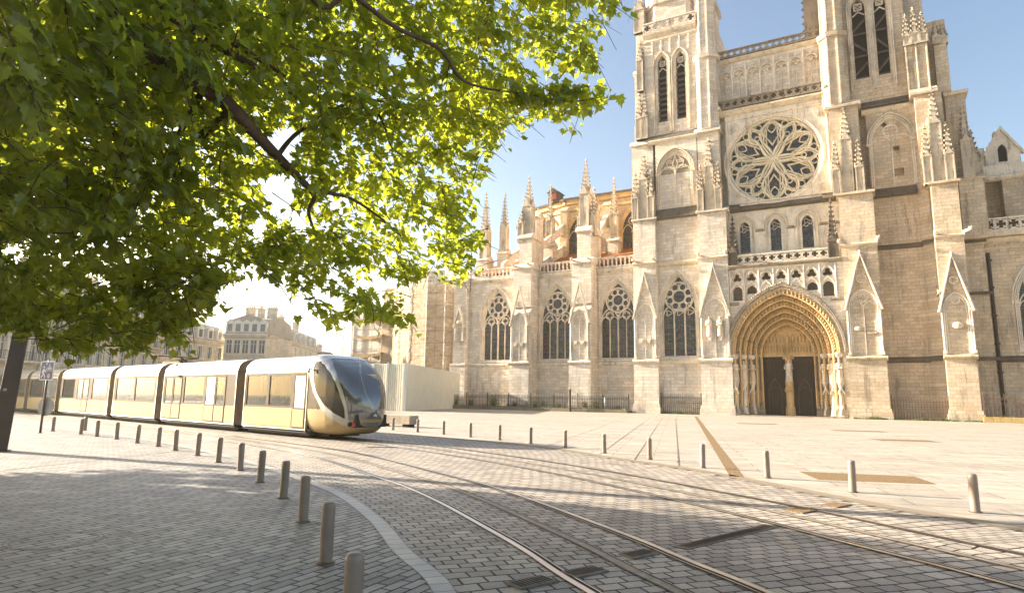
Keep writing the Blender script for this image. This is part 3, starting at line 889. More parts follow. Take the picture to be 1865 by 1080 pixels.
# angled wall beside the buttress, side bay and the body behind
mb.add([(6.2, -.02, 0), (7.45, -1.35, 0), (7.45, -1.35, 13.6), (6.2, -.02, 13.6), (7.45, -1.0, 14.6), (6.5, -.02, 14.6)], [(0,1,2,3), (3,2,4,5)])
mb.add([(6.5, -.02, 14.6), (7.45, -1.0, 14.6), (7.4, -1.0, 36.4), (6.3, -.02, 36.4)], [(0,1,2,3)])
mb.box(9.8, 12.0, 0.0, 6.0, 0, 19.3); mb.box(9.8, 11.7, .2, 6.0, 19.3, 36.4); mb.box(8.3, 10.6, .9, 6, 36.4, 46)
mb.box(-1.45, 11.4, .75, 12, 0, 36.4); mb.box(-1.9, 8.6, 1.2, 12, 36.4, 58)
mb.box(.2, 6.6, .1, 1.3, 57.8, 58)
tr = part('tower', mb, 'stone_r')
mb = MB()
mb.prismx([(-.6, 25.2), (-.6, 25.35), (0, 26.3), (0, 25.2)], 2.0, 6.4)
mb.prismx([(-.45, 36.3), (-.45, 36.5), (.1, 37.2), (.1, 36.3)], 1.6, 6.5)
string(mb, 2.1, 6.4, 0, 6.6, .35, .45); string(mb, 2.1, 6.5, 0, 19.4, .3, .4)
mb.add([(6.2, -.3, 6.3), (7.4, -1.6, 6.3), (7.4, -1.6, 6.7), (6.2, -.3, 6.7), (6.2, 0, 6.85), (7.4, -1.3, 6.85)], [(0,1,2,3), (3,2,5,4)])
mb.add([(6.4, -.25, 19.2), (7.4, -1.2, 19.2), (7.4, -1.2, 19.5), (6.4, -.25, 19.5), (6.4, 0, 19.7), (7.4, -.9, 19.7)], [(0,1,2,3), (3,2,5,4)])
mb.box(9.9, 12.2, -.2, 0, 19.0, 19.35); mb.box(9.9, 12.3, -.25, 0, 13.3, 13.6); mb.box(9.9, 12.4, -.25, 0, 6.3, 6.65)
part('ledge', mb, 'soot_shade', tr)
mb = MB(); string(mb, 1.5, 6.6, 0, 36.1, .3, .55); mb.box(9.7, 12.0, -.1, 3, 36.2, 36.6); part('string_course', mb, 'warm', tr)
blind_arch(4.3, 0.0, 26.5, 31.9, 2.0, 2.9, tr, 'carved', False)
belfry(1.95, .1, 40.3, 49.6, .72, 1.2, tr, False, True); belfry(4.25, .1, 40.3, 49.6, .62, 1.2, tr, False, True)
mb = butt(*TC, mat='stone_r'); string(mb, TC[0]-.15, TC[1]+.15, -3.0, 6.65, .3, .42)
mb.prismx([(-3.15, 25.2), (-3.15, 25.4), (-2.1, 25.9), (.6, 25.9), (.6, 25.2)], TC[0]-.12, TC[1]+.12)
mb.box(-1.95, 1.15, -2.0, .6, 25.6, 36.4)
mb.prismx([(-2.35, 36.2), (-2.35, 36.45), (-1.6, 37.1), (.6, 37.1), (.6, 36.2)], -2.3, 1.45)
mb.ngon(-1.05, -.9, 36.6, 1.5, 45.5, 1.45, 8); mb.ngon(-1.05, -.9, 45.4, 1.7, 46, 1.8, 8); mb.ngon(-1.05, -.9, 46, 1.25, 60, 1.2, 8)
for i in range(8):
    a = PI/8+2*PI*i/8
    mb.tube([(-1.05+1.48*math.cos(a), -.9+1.48*math.sin(a), 36.8), (-1.05+1.43*math.cos(a), -.9+1.43*math.sin(a), 45.5)], .13, 5)
    mb.tube([(-1.05+1.25*math.cos(a), -.9+1.25*math.sin(a), 46), (-1.05+1.2*math.cos(a), -.9+1.2*math.sin(a), 60)], .12, 5)
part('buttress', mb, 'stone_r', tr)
mb = MB(); string(mb, TC[0], TC[1], -2.92, 19.4, .3, .3); gargoyle(mb, TC[1]-.15, -2.9, 19.6, .2, .6); gargoyle(mb, TC[0]+.1, -2.9, 19.6, -.2, .6)
string(mb, TD[0], TD[1], -2.92, 19.4, .3, .3); gargoyle(mb, TD[0]+.2, -2.9, 19.6, -.1, .5); gargoyle(mb, TD[1]-.1, -2.9, 19.65, .6, .7)
part('string_course', mb, 'warm', tr)
niche((TC[0]+TC[1])/2, -2.92, 6.9, 1.4, 12.2, 1.9, 18.2, 'mixed', 'carved')
cluster(-.35, -2.5, 25.8, tr, 36.2, 31.8, .38, 1.2)
mb = butt(*TD, mat='stone_r'); string(mb, TD[0]-.15, TD[1]+.15, -3.0, 6.65, .3, .42)
mb.prismx([(-3.15, 25.2), (-3.15, 25.4), (-2.1, 25.9), (.6, 25.9), (.6, 25.2)], TD[0]-.12, TD[1]+.12)
mb.prismx([(-3.2, 13.2), (-3.2, 13.4), (-1.2, 14.3), (-1.2, 13.2)], TD[0]-.14, TD[0]+.02)
mb.box(6.75, 9.3, -2.0, 1.0, 25.6, 36.2)
mb.prismx([(-2.35, 36.0), (-2.35, 36.25), (-1.7, 36.9), (1, 36.9), (1, 36.0)], 6.35, 9.0)
mb.box(6.4, 8.4, -1.5, 1.0, 36.6, 43.2); mb.box(9.2, 10.4, -.4, 1.6, 36.6, 42.6)
for x in (6.4, 7.4, 8.4): mb.tube([(x, -1.52, 36.7), (x, -1.52, 43.4)], .1, 5)
part('buttress', mb, 'stone_r', tr)
niche((TD[0]+TD[1])/2, -2.92, 6.9, 1.1, 11.6, 1.6, 17.2, 'single', 'carved')
cluster(8.35, -2.5, 25.8, tr, 36.6, 32.0, .38, 1.0)
for x, y, zt in ((6.6, -1.3, 46.4), (7.4, -1.3, 47.0), (8.2, -1.3, 46.4), (9.5, -.2, 45.4), (10.2, 0, 45.0)):
    pinnacle(x, y, 42.4, zt, .33, tr, frac=.3)
pinnacle(11.2, -.6, 26.0, 34.5, .45, tr, frac=.5); pinnacle(12.0, 1.0, 19.5, 32.0, .6, tr, frac=.7)
mb = MB(); mb.box(10.2, 12.4, -.9, .2, 19.3, 26.0); mb.prismx([(-1.1, 25.8), (-1.1, 26.0), (-.3, 26.5), (.4, 26.0), (.4, 25.8)], 10.1, 12.6)
part('pier', mb, 'stone_r', tr)

# ============ centre: portal, gallery, lancets, rose, gable
PC, PW = -8.05, -2.7
orders = 6
A0 = 6.0
inner = archloop(PC, 0, 7.3, A0, A0*1.26, 16)
outer = [(-13.95, 0), (PC-A0, 0)] + arch(PC, 7.3, A0, A0*1.26, 16) + [(PC+A0, 0), (-1.55, 0), (-1.55, 17.9), (-13.95, 17.9)]
GX = [PC - 4.95 + 1.65*i for i in range(7)]
def trefoil(cx, cz, r, n=6):
    pts = []
    for k in range(3):
        a = PI/2 + 2*PI*k/3
        c = (cx + r*.55*math.cos(a), cz + r*.55*math.sin(a)); q = r*.5
        for i in range(n+1):
            th = a - PI*0.62 + 2*PI*.62*i/n
            pts.append((c[0]+q*math.cos(th), c[1]+q*math.sin(th)))
    return pts
ghole = []
def arch_z(x):
    # height of the outer hood over the portal at x
    a, h = A0+.55, (A0+.55)*1.26
    Rr = (a*a+h*h)/(2*a); c = Rr-a; d = abs(x-PC)
    return 7.3 + math.sqrt(max(0, Rr*Rr-(d+c)**2))
for i, gx in enumerate(GX):
    ghole.append(trefoil(gx, 16.45, .52))
    zb = max(13.7, max(arch_z(gx-.55), arch_z(gx+.55))+.1)
    if zb < 15.0:
        ghole.append([(gx-.55, zb)] + arch(gx, max(zb+.05, 14.8), .55, .65, 6) + [(gx+.55, zb)])
mb = MB(); mb.wall(outer, ghole, PW, .55)
mb.box(-13.9, -1.6, PW, -1.0, 17.75, 17.9)
portal = part('portal', mb, 'stone')
g = MB(); g.sheet([(-13.9, 13.7), (-13.9, 17.7), (-1.6, 17.7), (-1.6, 13.7), (PC+2.6, 13.7), (PC+1.2, 15.1), (PC-1.2, 15.1), (PC-2.6, 13.7)], PW+.5); part('gallery_recess', g, 'soot_shade', portal)  # recess back coloured near-black to paint shade into the openings
g = MB()
for i, gx in enumerate(GX):
    g.bar(arch(gx, 15.9, .78, 1.4, 8), .13, PW-.14, PW+.02, cham=.4)
    g.bar(arch(gx, 14.55, .78, 1.35, 8), .12, PW-.12, PW+.02, cham=.4) if arch_z(gx) < 14.6 or True and arch_z(gx) < 15.4 else None
    g.tube([(gx-.82, PW-.08, max(13.5, arch_z(gx-.82)+.05)), (gx-.82, PW-.08, 17.5)], .09, 6)
g.tube([(GX[-1]+.82, PW-.08, 13.6), (GX[-1]+.82, PW-.08, 17.5)], .09, 6)
for i in range(6):
    gx = (GX[i]+GX[i+1])/2
    g.bar(circ(gx, 17.0, .26, 10), .07, PW-.1, PW+.02, True)
g.box(-13.1, -3.0, PW-.12, PW, 17.45, 17.6)
part('blind_gallery', g, 'carved', portal)
g = MB(); string(g, -13.95, -1.55, PW, 18.0, .38, .45); g.box(-13.95, -13.2, PW-.14, PW, 13.2, 13.45); string(g, -13.95, -12.9, PW, 13.4, .2, .3); string(g, -2.9, -1.55, PW, 13.4, .2, .3)
part('string_course', g, 'grey_soot_shade', portal)
g = MB(); quatre_rail(g, -13.1, -2.9, PW+.05, 18.15, 19.35, .18); part('balustrade', g, 'carved', portal); g = MB(); g.box(-13.1, -2.9, PW+.4, PW+.5, 17.9, 19.2); part('shade_backing', g, 'soot_shade', portal)  # added dark sheet, painted shade for the gaps of the balustrade
# hood over the arch with crockets
h = MB(); lo = arch(PC, 7.3, A0+.35, (A0+.35)*1.26, 18)
h.bar(lo, .42, PW-.35, PW+.05, cham=.3)
for k in range(1, len(lo)-1):
    p = lo[k]; h.blob(p[0], PW-.3, p[1]+.22, .15, .14, .17)
    q = lo[k+1]; h.blob((p[0]+q[0])/2, PW-.3, (p[1]+q[1])/2+.22, .12, .12, .14)
part('hood_mould', h, 'grey_soot_shade', portal)
nst = 0
for k in range(orders):
    a = A0 - .52*k; w = PW + .58*k; a2 = a-.52
    o_ = MB()
    lo = archloop(PC, .0, 7.3, a, a*1.26, 16); li = archloop(PC, .0, 7.3, a2, a2*1.26, 16)
    # face of the order and the soffit behind it
    n = len(lo)
    o_.add([(p[0], w, p[1]) for p in lo] + [(p[0], w, p[1]) for p in li] + [(p[0], w+.58, p[1]) for p in li],
           [(i, i+1, n+i+1, n+i) for i in range(n-1)] + [(n+i, n+i+1, 2*n+i+1, 2*n+i) for i in range(n-1)])
    arc1 = arch(PC, 7.3, a2+.06, (a2+.06)*1.26, 16)
    roll(o_, [(PC-a2-.06, .9)] + arc1 + [(PC+a2+.06, .9)], .13, w-.05)
    arc2 = arch(PC, 7.3, a-.14, (a-.14)*1.26, 16)
    roll(o_, arc2, .09, w-.04)
    ar = part('archivolt', o_, 'gold', portal, False)
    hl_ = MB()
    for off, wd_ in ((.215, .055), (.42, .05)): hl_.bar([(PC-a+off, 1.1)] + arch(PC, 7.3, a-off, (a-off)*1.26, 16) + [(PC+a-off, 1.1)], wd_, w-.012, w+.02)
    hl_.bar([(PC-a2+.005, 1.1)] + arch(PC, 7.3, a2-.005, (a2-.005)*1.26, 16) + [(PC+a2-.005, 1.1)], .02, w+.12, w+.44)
    part('hollow_shade', hl_, 'soot_shade', portal)  # dark ribbons painted in as shade between the rolls
    # small carved voussoir figures and leaf bosses running round the order
    v = MB()
    mid = resample([Vector((p[0], 0, p[1])) for p in arch(PC, 7.35, a-.30, (a-.30)*1.26, 30)], .34 if k % 2 else .46)
    for i, p in enumerate(mid):
        if k % 2 == 0:
            v.ball(p.x, w-.08, p.z, .14, .2, .2, 7, 4); v.ball(p.x, w-.22, p.z+.22, .085, .09, .09, 6, 4)
        else:
            v.blob(p.x, w-.1, p.z, .16+.05*(i % 2), .2, .14); v.blob(p.x+.07, w-.16, p.z+.11, .09, .12, .10)
    part('carved_figures', v, 'gold', portal)
# column statues between the orders, on pedestals with canopies
def jamb_statue(x, y, mir):
    st = MB(); statue_mesh(st, x, y, 3.95, 2.55, mirror=mir); s_ = part('statue', st, 'warm', portal, True)
    p = MB()
    p.ngon(x, y, 3.2, .2, 3.9, .36, 8); p.ngon(x, y, 3.88, .4, 3.98, .4, 8)
    gablet(p, x, y-.28, 2.6, .34, .7)
    p.ngon(x, y, .9, .26, 3.2, .2, 8); p.ngon(x, y, 0.2, .45, .95, .3, 8)
    c_ = MB(); c_.ngon(x, y, 6.72, .3, 7.2, .46, 8)
    for q in range(4): c_.blob(x+.38*math.cos(q*PI/2+.8), y+.38*math.sin(q*PI/2+.8), 7.0, .12, .12, .3)
    part('pedestal', p, 'carved', portal); part('canopy', c_, 'carved', portal)
for k in (0, 1.55, 3.1):
    for q in (-1, 1):
        a = A0 - .52*k - .42; w = PW + .58*k + .22
        jamb_statue(PC+q*a, w-.1, q)
for k in range(orders):
    a = A0-.52*k; w = PW+.58*k
    for q in (-1, 1):
        pl = MB()
        x0, x1 = PC+q*a, PC+q*(a-.52); x0, x1 = min(x0, x1), max(x0, x1)
        pl.box(x0-.06, x1+.06, w-.28, w+.5, 0, .75); pl.box(x0+.02, x1-.02, w-.2, w+.5, .75, 1.05)
        pl.ngon((x0+x1)/2, w-.1, 1.0, .28, 1.45, .14, 8)
        pl.box(x0+.02, x1-.02, w-.02, w+.5, 1.05, 1.5); part('jamb_base', pl, 'plinth', portal)
        pl = MB(); pl.box(x0-.04, x1+.04, w-.16, w+.3, 7.1, 7.35); part('capital', pl, 'gold', portal)
        if q: pl = MB(); pl.add([((x0+x1)/2-.2, w-.006, 3.0), ((x0+x1)/2+.2, w-.006, 3.0), ((x0+x1)/2+.2, w-.006, 7.0), ((x0+x1)/2-.2, w-.006, 7.0)], [(0,1,2,3)]); part('niche_shade', pl, 'grey_soot_shade', portal)  # dark sheet put in as painted shade behind the statues
# tympanum, lintel and doors
TW = PW + .58*orders + .1
ty = MB(); aI = A0-.52*orders
ty.sheet([(PC-aI-.1, 7.25)] + arch(PC, 7.3, aI+.1, (aI+.1)*1.26, 12) + [(PC+aI+.1, 7.25)], TW)
ty.box(PC-aI-.1, PC+aI+.1, TW-.14, TW+.1, 7.1, 7.45); ty.box(PC-aI, PC+aI, TW-.12, TW, 8.55, 8.7); ty.box(PC-aI*.86, PC+aI*.86, TW-.12, TW, 10.0, 10.12)
tymp = part('tympanum', ty, 'gold')
rv = random.Random(5)
f = MB()
for i in range(17):   # lintel frieze
    x = PC-aI+.2+i*(2*aI-.4)/16; f.ball(x, TW-.12, 7.95, .12, .13, .32, 7, 5); f.ball(x, TW-.18, 8.35, .07, .07, .09, 6, 4)
    f.add([(x-.16, TW-.1, 7.5), (x, TW-.1, 7.8), (x+.16, TW-.1, 7.5)], [(0,1,2)])
for i in range(12):
    x = PC-aI*.86+.25+i*(2*aI*.86-.5)/11
    if abs(x-PC) < .3: continue
    f.ball(x, TW-.12, 9.2, .14, .14, .42, 7, 5); f.ball(x, TW-.2, 9.72, .085, .085, .1, 6, 4)
f.ball(PC, TW-.15, 9.2, .2, .2, .55, 8, 5); f.ball(PC, TW-.22, 9.85, .1, .1, .12, 6, 4)
for x, z, r in ((0, 10.75, .3), (-.6, 10.6, .22), (.6, 10.6, .22), (-1.05, 10.4, .18), (1.05, 10.4, .18), (0, 11.35, .14), (-.35, 11.2, .12), (.35, 11.2, .12)):
    f.ball(PC+x, TW-.12, z, r*.6, .14, r*1.3, 7, 5); f.ball(PC+x, TW-.2, z+r*1.3, r*.32, .08, r*.36, 6, 4)
part('relief_figures', f, 'gold', tymp, True)
dw = aI
for q in (-1, 1):
    d = MB(); x0, x1 = (PC-dw, PC-.42) if q < 0 else (PC+.42, PC+dw)
    d.box(x0, x1, TW+.12, TW+.3, 0.1, 7.15)
    n = 6
    for i in range(n+1):
        x = x0+(x1-x0)*i/n; d.box(x-.045, x+.045, TW+.06, TW+.12, .15, 7.1)
    for z in (.15, 1.2, 3.9, 4.25, 6.95): d.box(x0, x1, TW+.05, TW+.115, z, z+.13)
    c = (x0+x1)/2
    dd_ = part('door', d, 'door', portal); d = MB()
    d.bar([(c-.85, 3.0), (c, 4.5), (c+.85, 3.0)], .12, TW-.02, TW+.1); d.bar(archloop(c, .2, 2.7, .72, .75, 6), .1, TW-.02, TW+.1)
    for t in range(n):
        x = x0+(x1-x0)*(t+.5)/n; d.bar(arch(x, 6.3, (x1-x0)/n/2, .5, 5), .06, TW+.05, TW+.12)
    part('door_moulding', d, 'oak', portal)
tm = MB(); tm.box(PC-.42, PC+.42, TW-.3, TW+.35, 0, 3.6); tm.box(PC-.38, PC+.38, TW-.02, TW+.35, 3.6, 7.1)
tm.ngon(PC, TW-.25, 0, .62, 1.2, .52, 8); tm.ngon(PC, TW-.25, 1.2, .42, 3.4, .36, 8); tm.ngon(PC, TW-.25, 3.4, .4, 4.1, .52, 8)
for q in (-.3, 0, .3): gablet(tm, PC+q, TW-.6, 2.9, .18, .5)
tm.ngon(PC, TW-.2, 6.6, .34, 7.2, .62, 8)
for q in range(8): tm.blob(PC+.55*math.cos(q*PI/4), TW-.2+.55*math.sin(q*PI/4), 6.95, .13, .13, .22)
trm = part('trumeau', tm, 'gold')
st = MB(); statue_mesh(st, PC, TW-.28, 4.1, 2.6); part('statue', st, 'carved', trm, True)

# lancet storey above the terrace
LX = (-12.15, -8.55, -5.0)
hl = [archloop(x, 19.9, 23.0, .62, .95, 8) for x in LX]
hr = circ(-8.45, 31.65, 5.55, 56)
mb = MB(); mb.wall([(-14.0, 17.9), (-1.5, 17.9), (-1.5, 39.0), (-14.0, 39.0)], hl + [hr], -1.0, .8)
mb.box(-14.0, -1.5, -1.0, 6, 38.8, 39.05); mb.box(-14, -1.5, -.15, .2, 17.9, 26.2); mb.box(-14, -1.5, 0.2, .4, 26, 38.8)
rosewall = part('rose_wall', mb, 'carved')
for x in LX:
    s = MB()
    for off, y0, wd in ((.72, -.2, .2), (.5, -.1, .14), (.3, 0, .13), (.1, .1, .13)):
        lo = archloop(x, 19.4 if off < .7 else 22.6, 22.95, .62+off, .95+off, 8)
        s.bar(lo, wd, -1.0+y0, -.7+y0, cham=.4)
    o = part('lancet_window', s, 'warm')
    g = MB(); g.sheet(archloop(x, 19.9, 23.0, .62, .95, 8), -.3); part('glass', g, 'glassblue', o)
    t = MB(); foil_ring(t, x, 23.15, .55, 3, -.5, -.32, .08); t.bar([(x-.62, 22.75), (x, 23.2), (x+.62, 22.75)], .06, -.5, -.32); part('tracery', t, 'carved', o)
mb = MB()
for a, b in ((-13.9, LX[0]-1.3), (LX[0]+1.3, LX[1]-1.3), (LX[1]+1.3, LX[2]-1.3), (LX[2]+1.3, -1.6)): string(mb, a, b, -1.0, 22.7, .2, .25)
part('string_course', mb, 'grey_soot_shade', rosewall)
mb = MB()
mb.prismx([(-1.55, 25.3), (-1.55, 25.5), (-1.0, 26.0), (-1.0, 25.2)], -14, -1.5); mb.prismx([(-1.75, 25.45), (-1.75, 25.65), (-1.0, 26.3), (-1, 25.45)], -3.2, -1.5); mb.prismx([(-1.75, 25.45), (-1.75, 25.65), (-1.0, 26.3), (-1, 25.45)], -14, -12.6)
part('ledge', mb, 'soot_shade', rosewall)
# rose window
rw = MB(); RC = (-8.45, 31.65)
for r, y0, wd in ((5.75, -1.15, .22), (5.5, -1.0, .18), (5.3, -.82, .18)):
    rw.bar(circ(*RC, r, 64), wd, y0, y0+.35, True, .4)
rose = part('rose_window', rw, 'carved')
g = MB(); g.sheet(circ(*RC, 5.5, 48), -.28); part('glass', g, 'glassblue', rose)
t = MB(); Y0, Y1 = -.72, -.32
def pol(r, a): return (RC[0]+r*math.cos(a), RC[1]+r*math.sin(a))
RR = 5.2
def petal(a0, r0, r1, amax, pw=1.0, n=14):
    l = [pol(r0+(r1-r0)*i/n, a0+amax*math.sin(PI*min(1, (i/n)**pw))) for i in range(n+1)]
    r = [pol(r0+(r1-r0)*i/n, a0-amax*math.sin(PI*min(1, (i/n)**pw))) for i in range(n+1)]
    return l, r
for k in range(6):
    a = PI/2 + k*PI/3
    l, r = petal(a, .15, RR, R(25), 1.15); t.bar(l, .34, Y0, Y1, False, .45); t.bar(r, .34, Y0, Y1, False, .45)
    l, r = petal(a, 1.9, 4.9, R(14.5), 1.1); t.bar(l, .17, Y0+.06, Y1, False, .45); t.bar(r, .17, Y0+.06, Y1, False, .45)
    l, r = petal(a, 3.55, 4.95, R(6.5), .9, 8); t.bar(l, .11, Y0+.1, Y1); t.bar(r, .11, Y0+.1, Y1)
    b = a + PI/6
    l, r = petal(b, 2.3, RR, R(13), .8); t.bar(l, .24, Y0, Y1, False, .45); t.bar(r, .24, Y0, Y1, False, .45)
    l, r = petal(b, 3.2, 4.9, R(7.5), .75, 8); t.bar(l, .12, Y0+.08, Y1); t.bar(r, .12, Y0+.08, Y1)
    t.bar([pol(.2, b), pol(2.4, b)], .22, Y0, Y1, False, .45)
    t.bar(circ(*pol(3.5, b), .3, 10), .1, Y0+.08, Y1, True)
    for q in (-1, 1):
        for rr, da, rad in ((4.72, 19.5, .40), (4.0, 19.5, .30), (4.75, 26.5, .2)):
            t.bar(circ(*pol(rr, a+q*R(da)), rad, 10), .1, Y0+.08, Y1, True)
        l = [pol(2.2+.24*i, a+q*R(17-1.1*i+.4*math.sin(i))) for i in range(9)]
        t.bar(l, .12, Y0+.06, Y1)
        pass
t.bar(circ(*RC, RR+.02, 56), .18, Y0, Y1, True, .4)
t.ball(RC[0], Y0, RC[1], .28, .12, .28)
part('tracery', t, 'tracery', rose)
fr = MB(); fr.bar([(-14.3+.5, 26.35), (-1.9-.3, 26.35), (-2.2, 37.6), (-13.8, 37.6)], .2, -1.2, -.98, True, .4)
for cx, cz in ((-12.9, 36.4), (-3.2, 36.4), (-12.9, 27.3), (-3.2, 27.3)):
    for i in range(9):
        a = rv.random()*6.28; q = rv.random()*.75
        fr.bar(circ(cx+q*math.cos(a)*.8, cz+q*math.sin(a)*.8, .16+.2*rv.random(), 8), .07, -1.08, -.98, True)
part('carved_frame', fr, 'carved', rosewall)
mb = MB(); string(mb, -14.9, -1.9, -1.0, 38.9, .6, .7); part('cornice', mb, 'warm', rosewall)
mb = MB(); quatre_rail(mb, -14.9, -1.9, -1.5, 39.1, 40.3); gargoyle(mb, -14.4, -1.5, 39.0, -.1, .5); gargoyle(mb, -2.3, -1.5, 39.2, .1, .5); part('balustrade', mb, 'grey_soot_shade', rosewall); mb = MB(); mb.box(-14.9, -1.9, -1.1, -1.0, 39.0, 40.15); part('shade_backing', mb, 'soot_shade', rosewall)  # dark backing added so the rail gaps look shaded
# upper stage with blind arcade
mb = MB(); mb.wall([(-15, 38.9), (-2.2, 38.9), (-2.2, 46.6), (-15, 46.6)], [], .2, 0); mb.box(-15, -2.2, .22, 2.2, 38.9, 46.6)
up = part('upper_wall', mb, 'stone')
mb = MB()
for i in range(7):
    c = -13.9+i*1.72
    mb.bar(arch(c, 44.2, .74, .7, 6), .16, -.14, .24, cham=.4)
    for q in (-1, 1): mb.bar(arch(c+q*.37, 43.9, .36, .5, 5), .09, -.06, .24); 
    mb.box(c-.96, c-.76, -.12, .22, 39.6, 45.8); mb.blob(c, .1, 45.3, .3, .1, .25)
    mb.tube([(c, .16, 40), (c, .16, 44.3)], .05, 5)
part('blind_arcade', mb, 'carved', up)
mb = MB(); string(mb, -15, -2.2, .2, 46.7, .4, .55); part('cornice', mb, 'warm', up)
mb = MB(); quatre_rail(mb, -15, -2.2, -.05, 46.9, 48.0); part('balustrade', mb, 'grey_soot_shade', up)
mb = MB()
for s_ in (-3.6,):
    mb.box(s_-.5, s_+1.2, 1.0, 3.0, 46, 60)
    for i in range(12): mb.blob(s_-.6, 1.5, 47+i*1.0, .2, .2, .25)
part('pier', mb, 'grey_soot_shade', up)
pinnacle(-13.35, PW+.35, 17.9, 24.3, .42, mat='soot_shade', frac=.3); pinnacle(-2.35, PW+.35, 17.9, 25.0, .45, mat='soot_shade', frac=.3)

# ============ nave aisle on the right
w_ = chapel_window(17.0, 1.0, 2.3, 7.25, 12.6, 4.2)
mb = MB(); mb.wall([(11.8, 6.5), (44, 6.5), (44, 19.4), (11.8, 19.4)], [w_], 1.0, .75)
mb.wall([(11.8, 0), (44, 0), (44, 6.5), (11.8, 6.5)], [], .86, 0)
mb.box(24, 27, -2, 1, 0, 21)
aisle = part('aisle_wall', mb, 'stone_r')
mb = MB(); string(mb, 12.1, 24, .86, 6.6, .35, .45); part('ledge', mb, 'soot_shade', aisle)
mb = MB(); string(mb, 12.1, 44, 1.0, 19.5, .4, .5)
for i in range(30): mb.blob(12.5+i*.7, .85, 18.75, .18, .14, .14)
mb.box(12.1, 44, .88, 1, 18.3, 18.5); mb.box(12.1, 44, .3, 1, 19.6, 20.2); part('cornice', mb, 'warm', aisle)
mb = MB(); quatre_rail(mb, 12.1, 24, .4, 20.2, 21.6, .2); part('balustrade', mb, 'carved', aisle); mb = MB(); mb.box(12.1, 24, .85, .95, 20.0, 21.5); part('shade_backing', mb, 'soot_shade', aisle)  # shade behind the aisle rail, put in as a dark panel
mb = MB(); mb.box(14.8, 44, 4, 12, 19, 27.2); mb.box(12.0, 14.8, 6, 12, 19, 27.6); mb.box(12.0, 44, 3.7, 4.2, 26.9, 27.3)
part('nave_wall', mb, 'stone_r')
mb = MB(); mb.prismx([(2.0, 20.2), (4.4, 22.6), (4.4, 20.2)], 14.6, 44); part('aisle_roof', mb, 'soot_shade', aisle)
mb = MB(); string(mb, 12.0, 44, 4.0, 27.2, .5, .5); mb.box(12.0, 44, 4.0, 5, 27.3, 28.6)
for i in range(24): mb.blob(14.9+i*.5, 3.85, 26.7, .16, .14, .13)
part('cornice', mb, 'carved', aisle)
# gabled stone aedicule over the aisle
ae = MB(); cx = 15.2
ae.wall([(cx-1.6, 28.6), (cx+1.6, 28.6), (cx+1.6, 30.1), (cx, 32.8), (cx-1.6, 30.1)], [archloop(cx, 29.0, 30.3, .42, .8, 6)], 4.4, .4)
ae.prism([(cx-1.6, 28.6), (cx+1.6, 28.6), (cx+1.6, 30.1), (cx, 32.8), (cx-1.6, 30.1)], 4.8, 7.2)
ae.bar([(cx-1.9, 29.7), (cx, 33.0), (cx+1.9, 29.7)], .22, 4.1, 4.7)
for t_ in (.15, .3, .45, .6, .75, .9):
    for q in (-1, 1): ae.blob(cx+q*1.9*(1-t_), 4.4, 29.9+3.2*t_, .14, .14, .18)
ae.box(cx-2.3, cx-1.6, 4.6, 6.0, 28.6, 31.0); ae.box(cx-.3, cx+.3, 6.4, 7.4, 32.4, 33.4)
aed = part('aedicule', ae, 'carved')
d = MB(); d.sheet(archloop(cx, 29.0, 30.3, .42, .8, 6), 4.72); part('dark_opening', d, 'dark', aed)
dp_ = MB(); dp_.tube([(12.35, .6, 5.9), (12.35, .75, 17.6), (12.35, .75, 17.9)], .17, 8); dp_.tube([(12.35, .6, 0), (12.35, .6, 6.0)], .17, 8)
for zz in (2, 5, 8, 11, 14, 17): dp_.box(12.1, 12.6, .5, .95, zz, zz+.18)
part('drain_pipe', dp_, 'iron', aisle)
# ------------------------------------------------------------------ ground, paving, tracks
def paving(name, base, kind):
    t = NT(name)
    v = t.coord('UV') if kind == 'bed' else t.coord('Object')
    ob = t.coord('Object')
    if kind == 'walk':
        mv = t.mapping(v, rot=(0, 0, R(-63)))     # long axis of the pavers runs 27 degrees off the view axis
        b = t.brick(mv, .30, .125, .0125, .37, (1.16,1.13,1.08), (.66,.65,.65), (.045,.04,.036), 0, .1)
    elif kind == 'bed':
        b = t.brick(v, .245, .175, .0125, .47, (1.14,1.12,1.10), (.70,.69,.69), (.045,.04,.036), 0, .1)
    elif kind == 'plaza':
        mv = t.mapping(v, rot=(0, 0, R(14.5)))
        b = t.brick(mv, 1.9, .72, .012, .37, (1.07,1.06,1.05), (.86,.84,.81), (.26,.22,.18), 0, .2)
    n1 = t.noise(ob, .35, 6, .65)
    c = t.ramp(n1, [(.3, tuple(x*.86 for x in base)), (.7, tuple(x*1.1 for x in base))])
    c = t.mix(1.0, c, b.outputs['Color'], 'MULTIPLY')
    n2 = t.noise(ob, 28, 4, .75)
    c = t.mix(.45, c, t.ramp(n2, [(.32, (.6,.6,.6)), (.66, (1.15,1.15,1.15))]), 'MULTIPLY')
    # dropped stains, worn dark patches
    n3 = t.noise(ob, 1.6, 7, .7)
    c = t.mix(.45, c, t.ramp(n3, [(.46, (1,1,1)), (.62, (.62,.58,.54))]), 'MULTIPLY')
    nb = t.bump(t.noise(ob, 60, 4, .7),   .004, .3)
    nb = t.bump(b.outputs['Fac'], -.008 if kind != 'plaza' else -.004, .6, nb)
    rg = t.ramp(t.noise(ob, 5, 4), [(.3, (.5,.5,.5)), (.7, (.72,.72,.72))])
    return t.done(c, rg, nb, .35)
M['walk'] = paving('sidewalk_pavers', (.38,.35,.315), 'walk')
M['bed'] = paving('tram_bed_pavers', (.43,.375,.315), 'bed')
M['plaza'] = paving('plaza_slabs', (.43,.385,.325), 'plaza')
M['asphalt'] = simple('far_ground', (.30,.27,.23), .9, sc=.3)
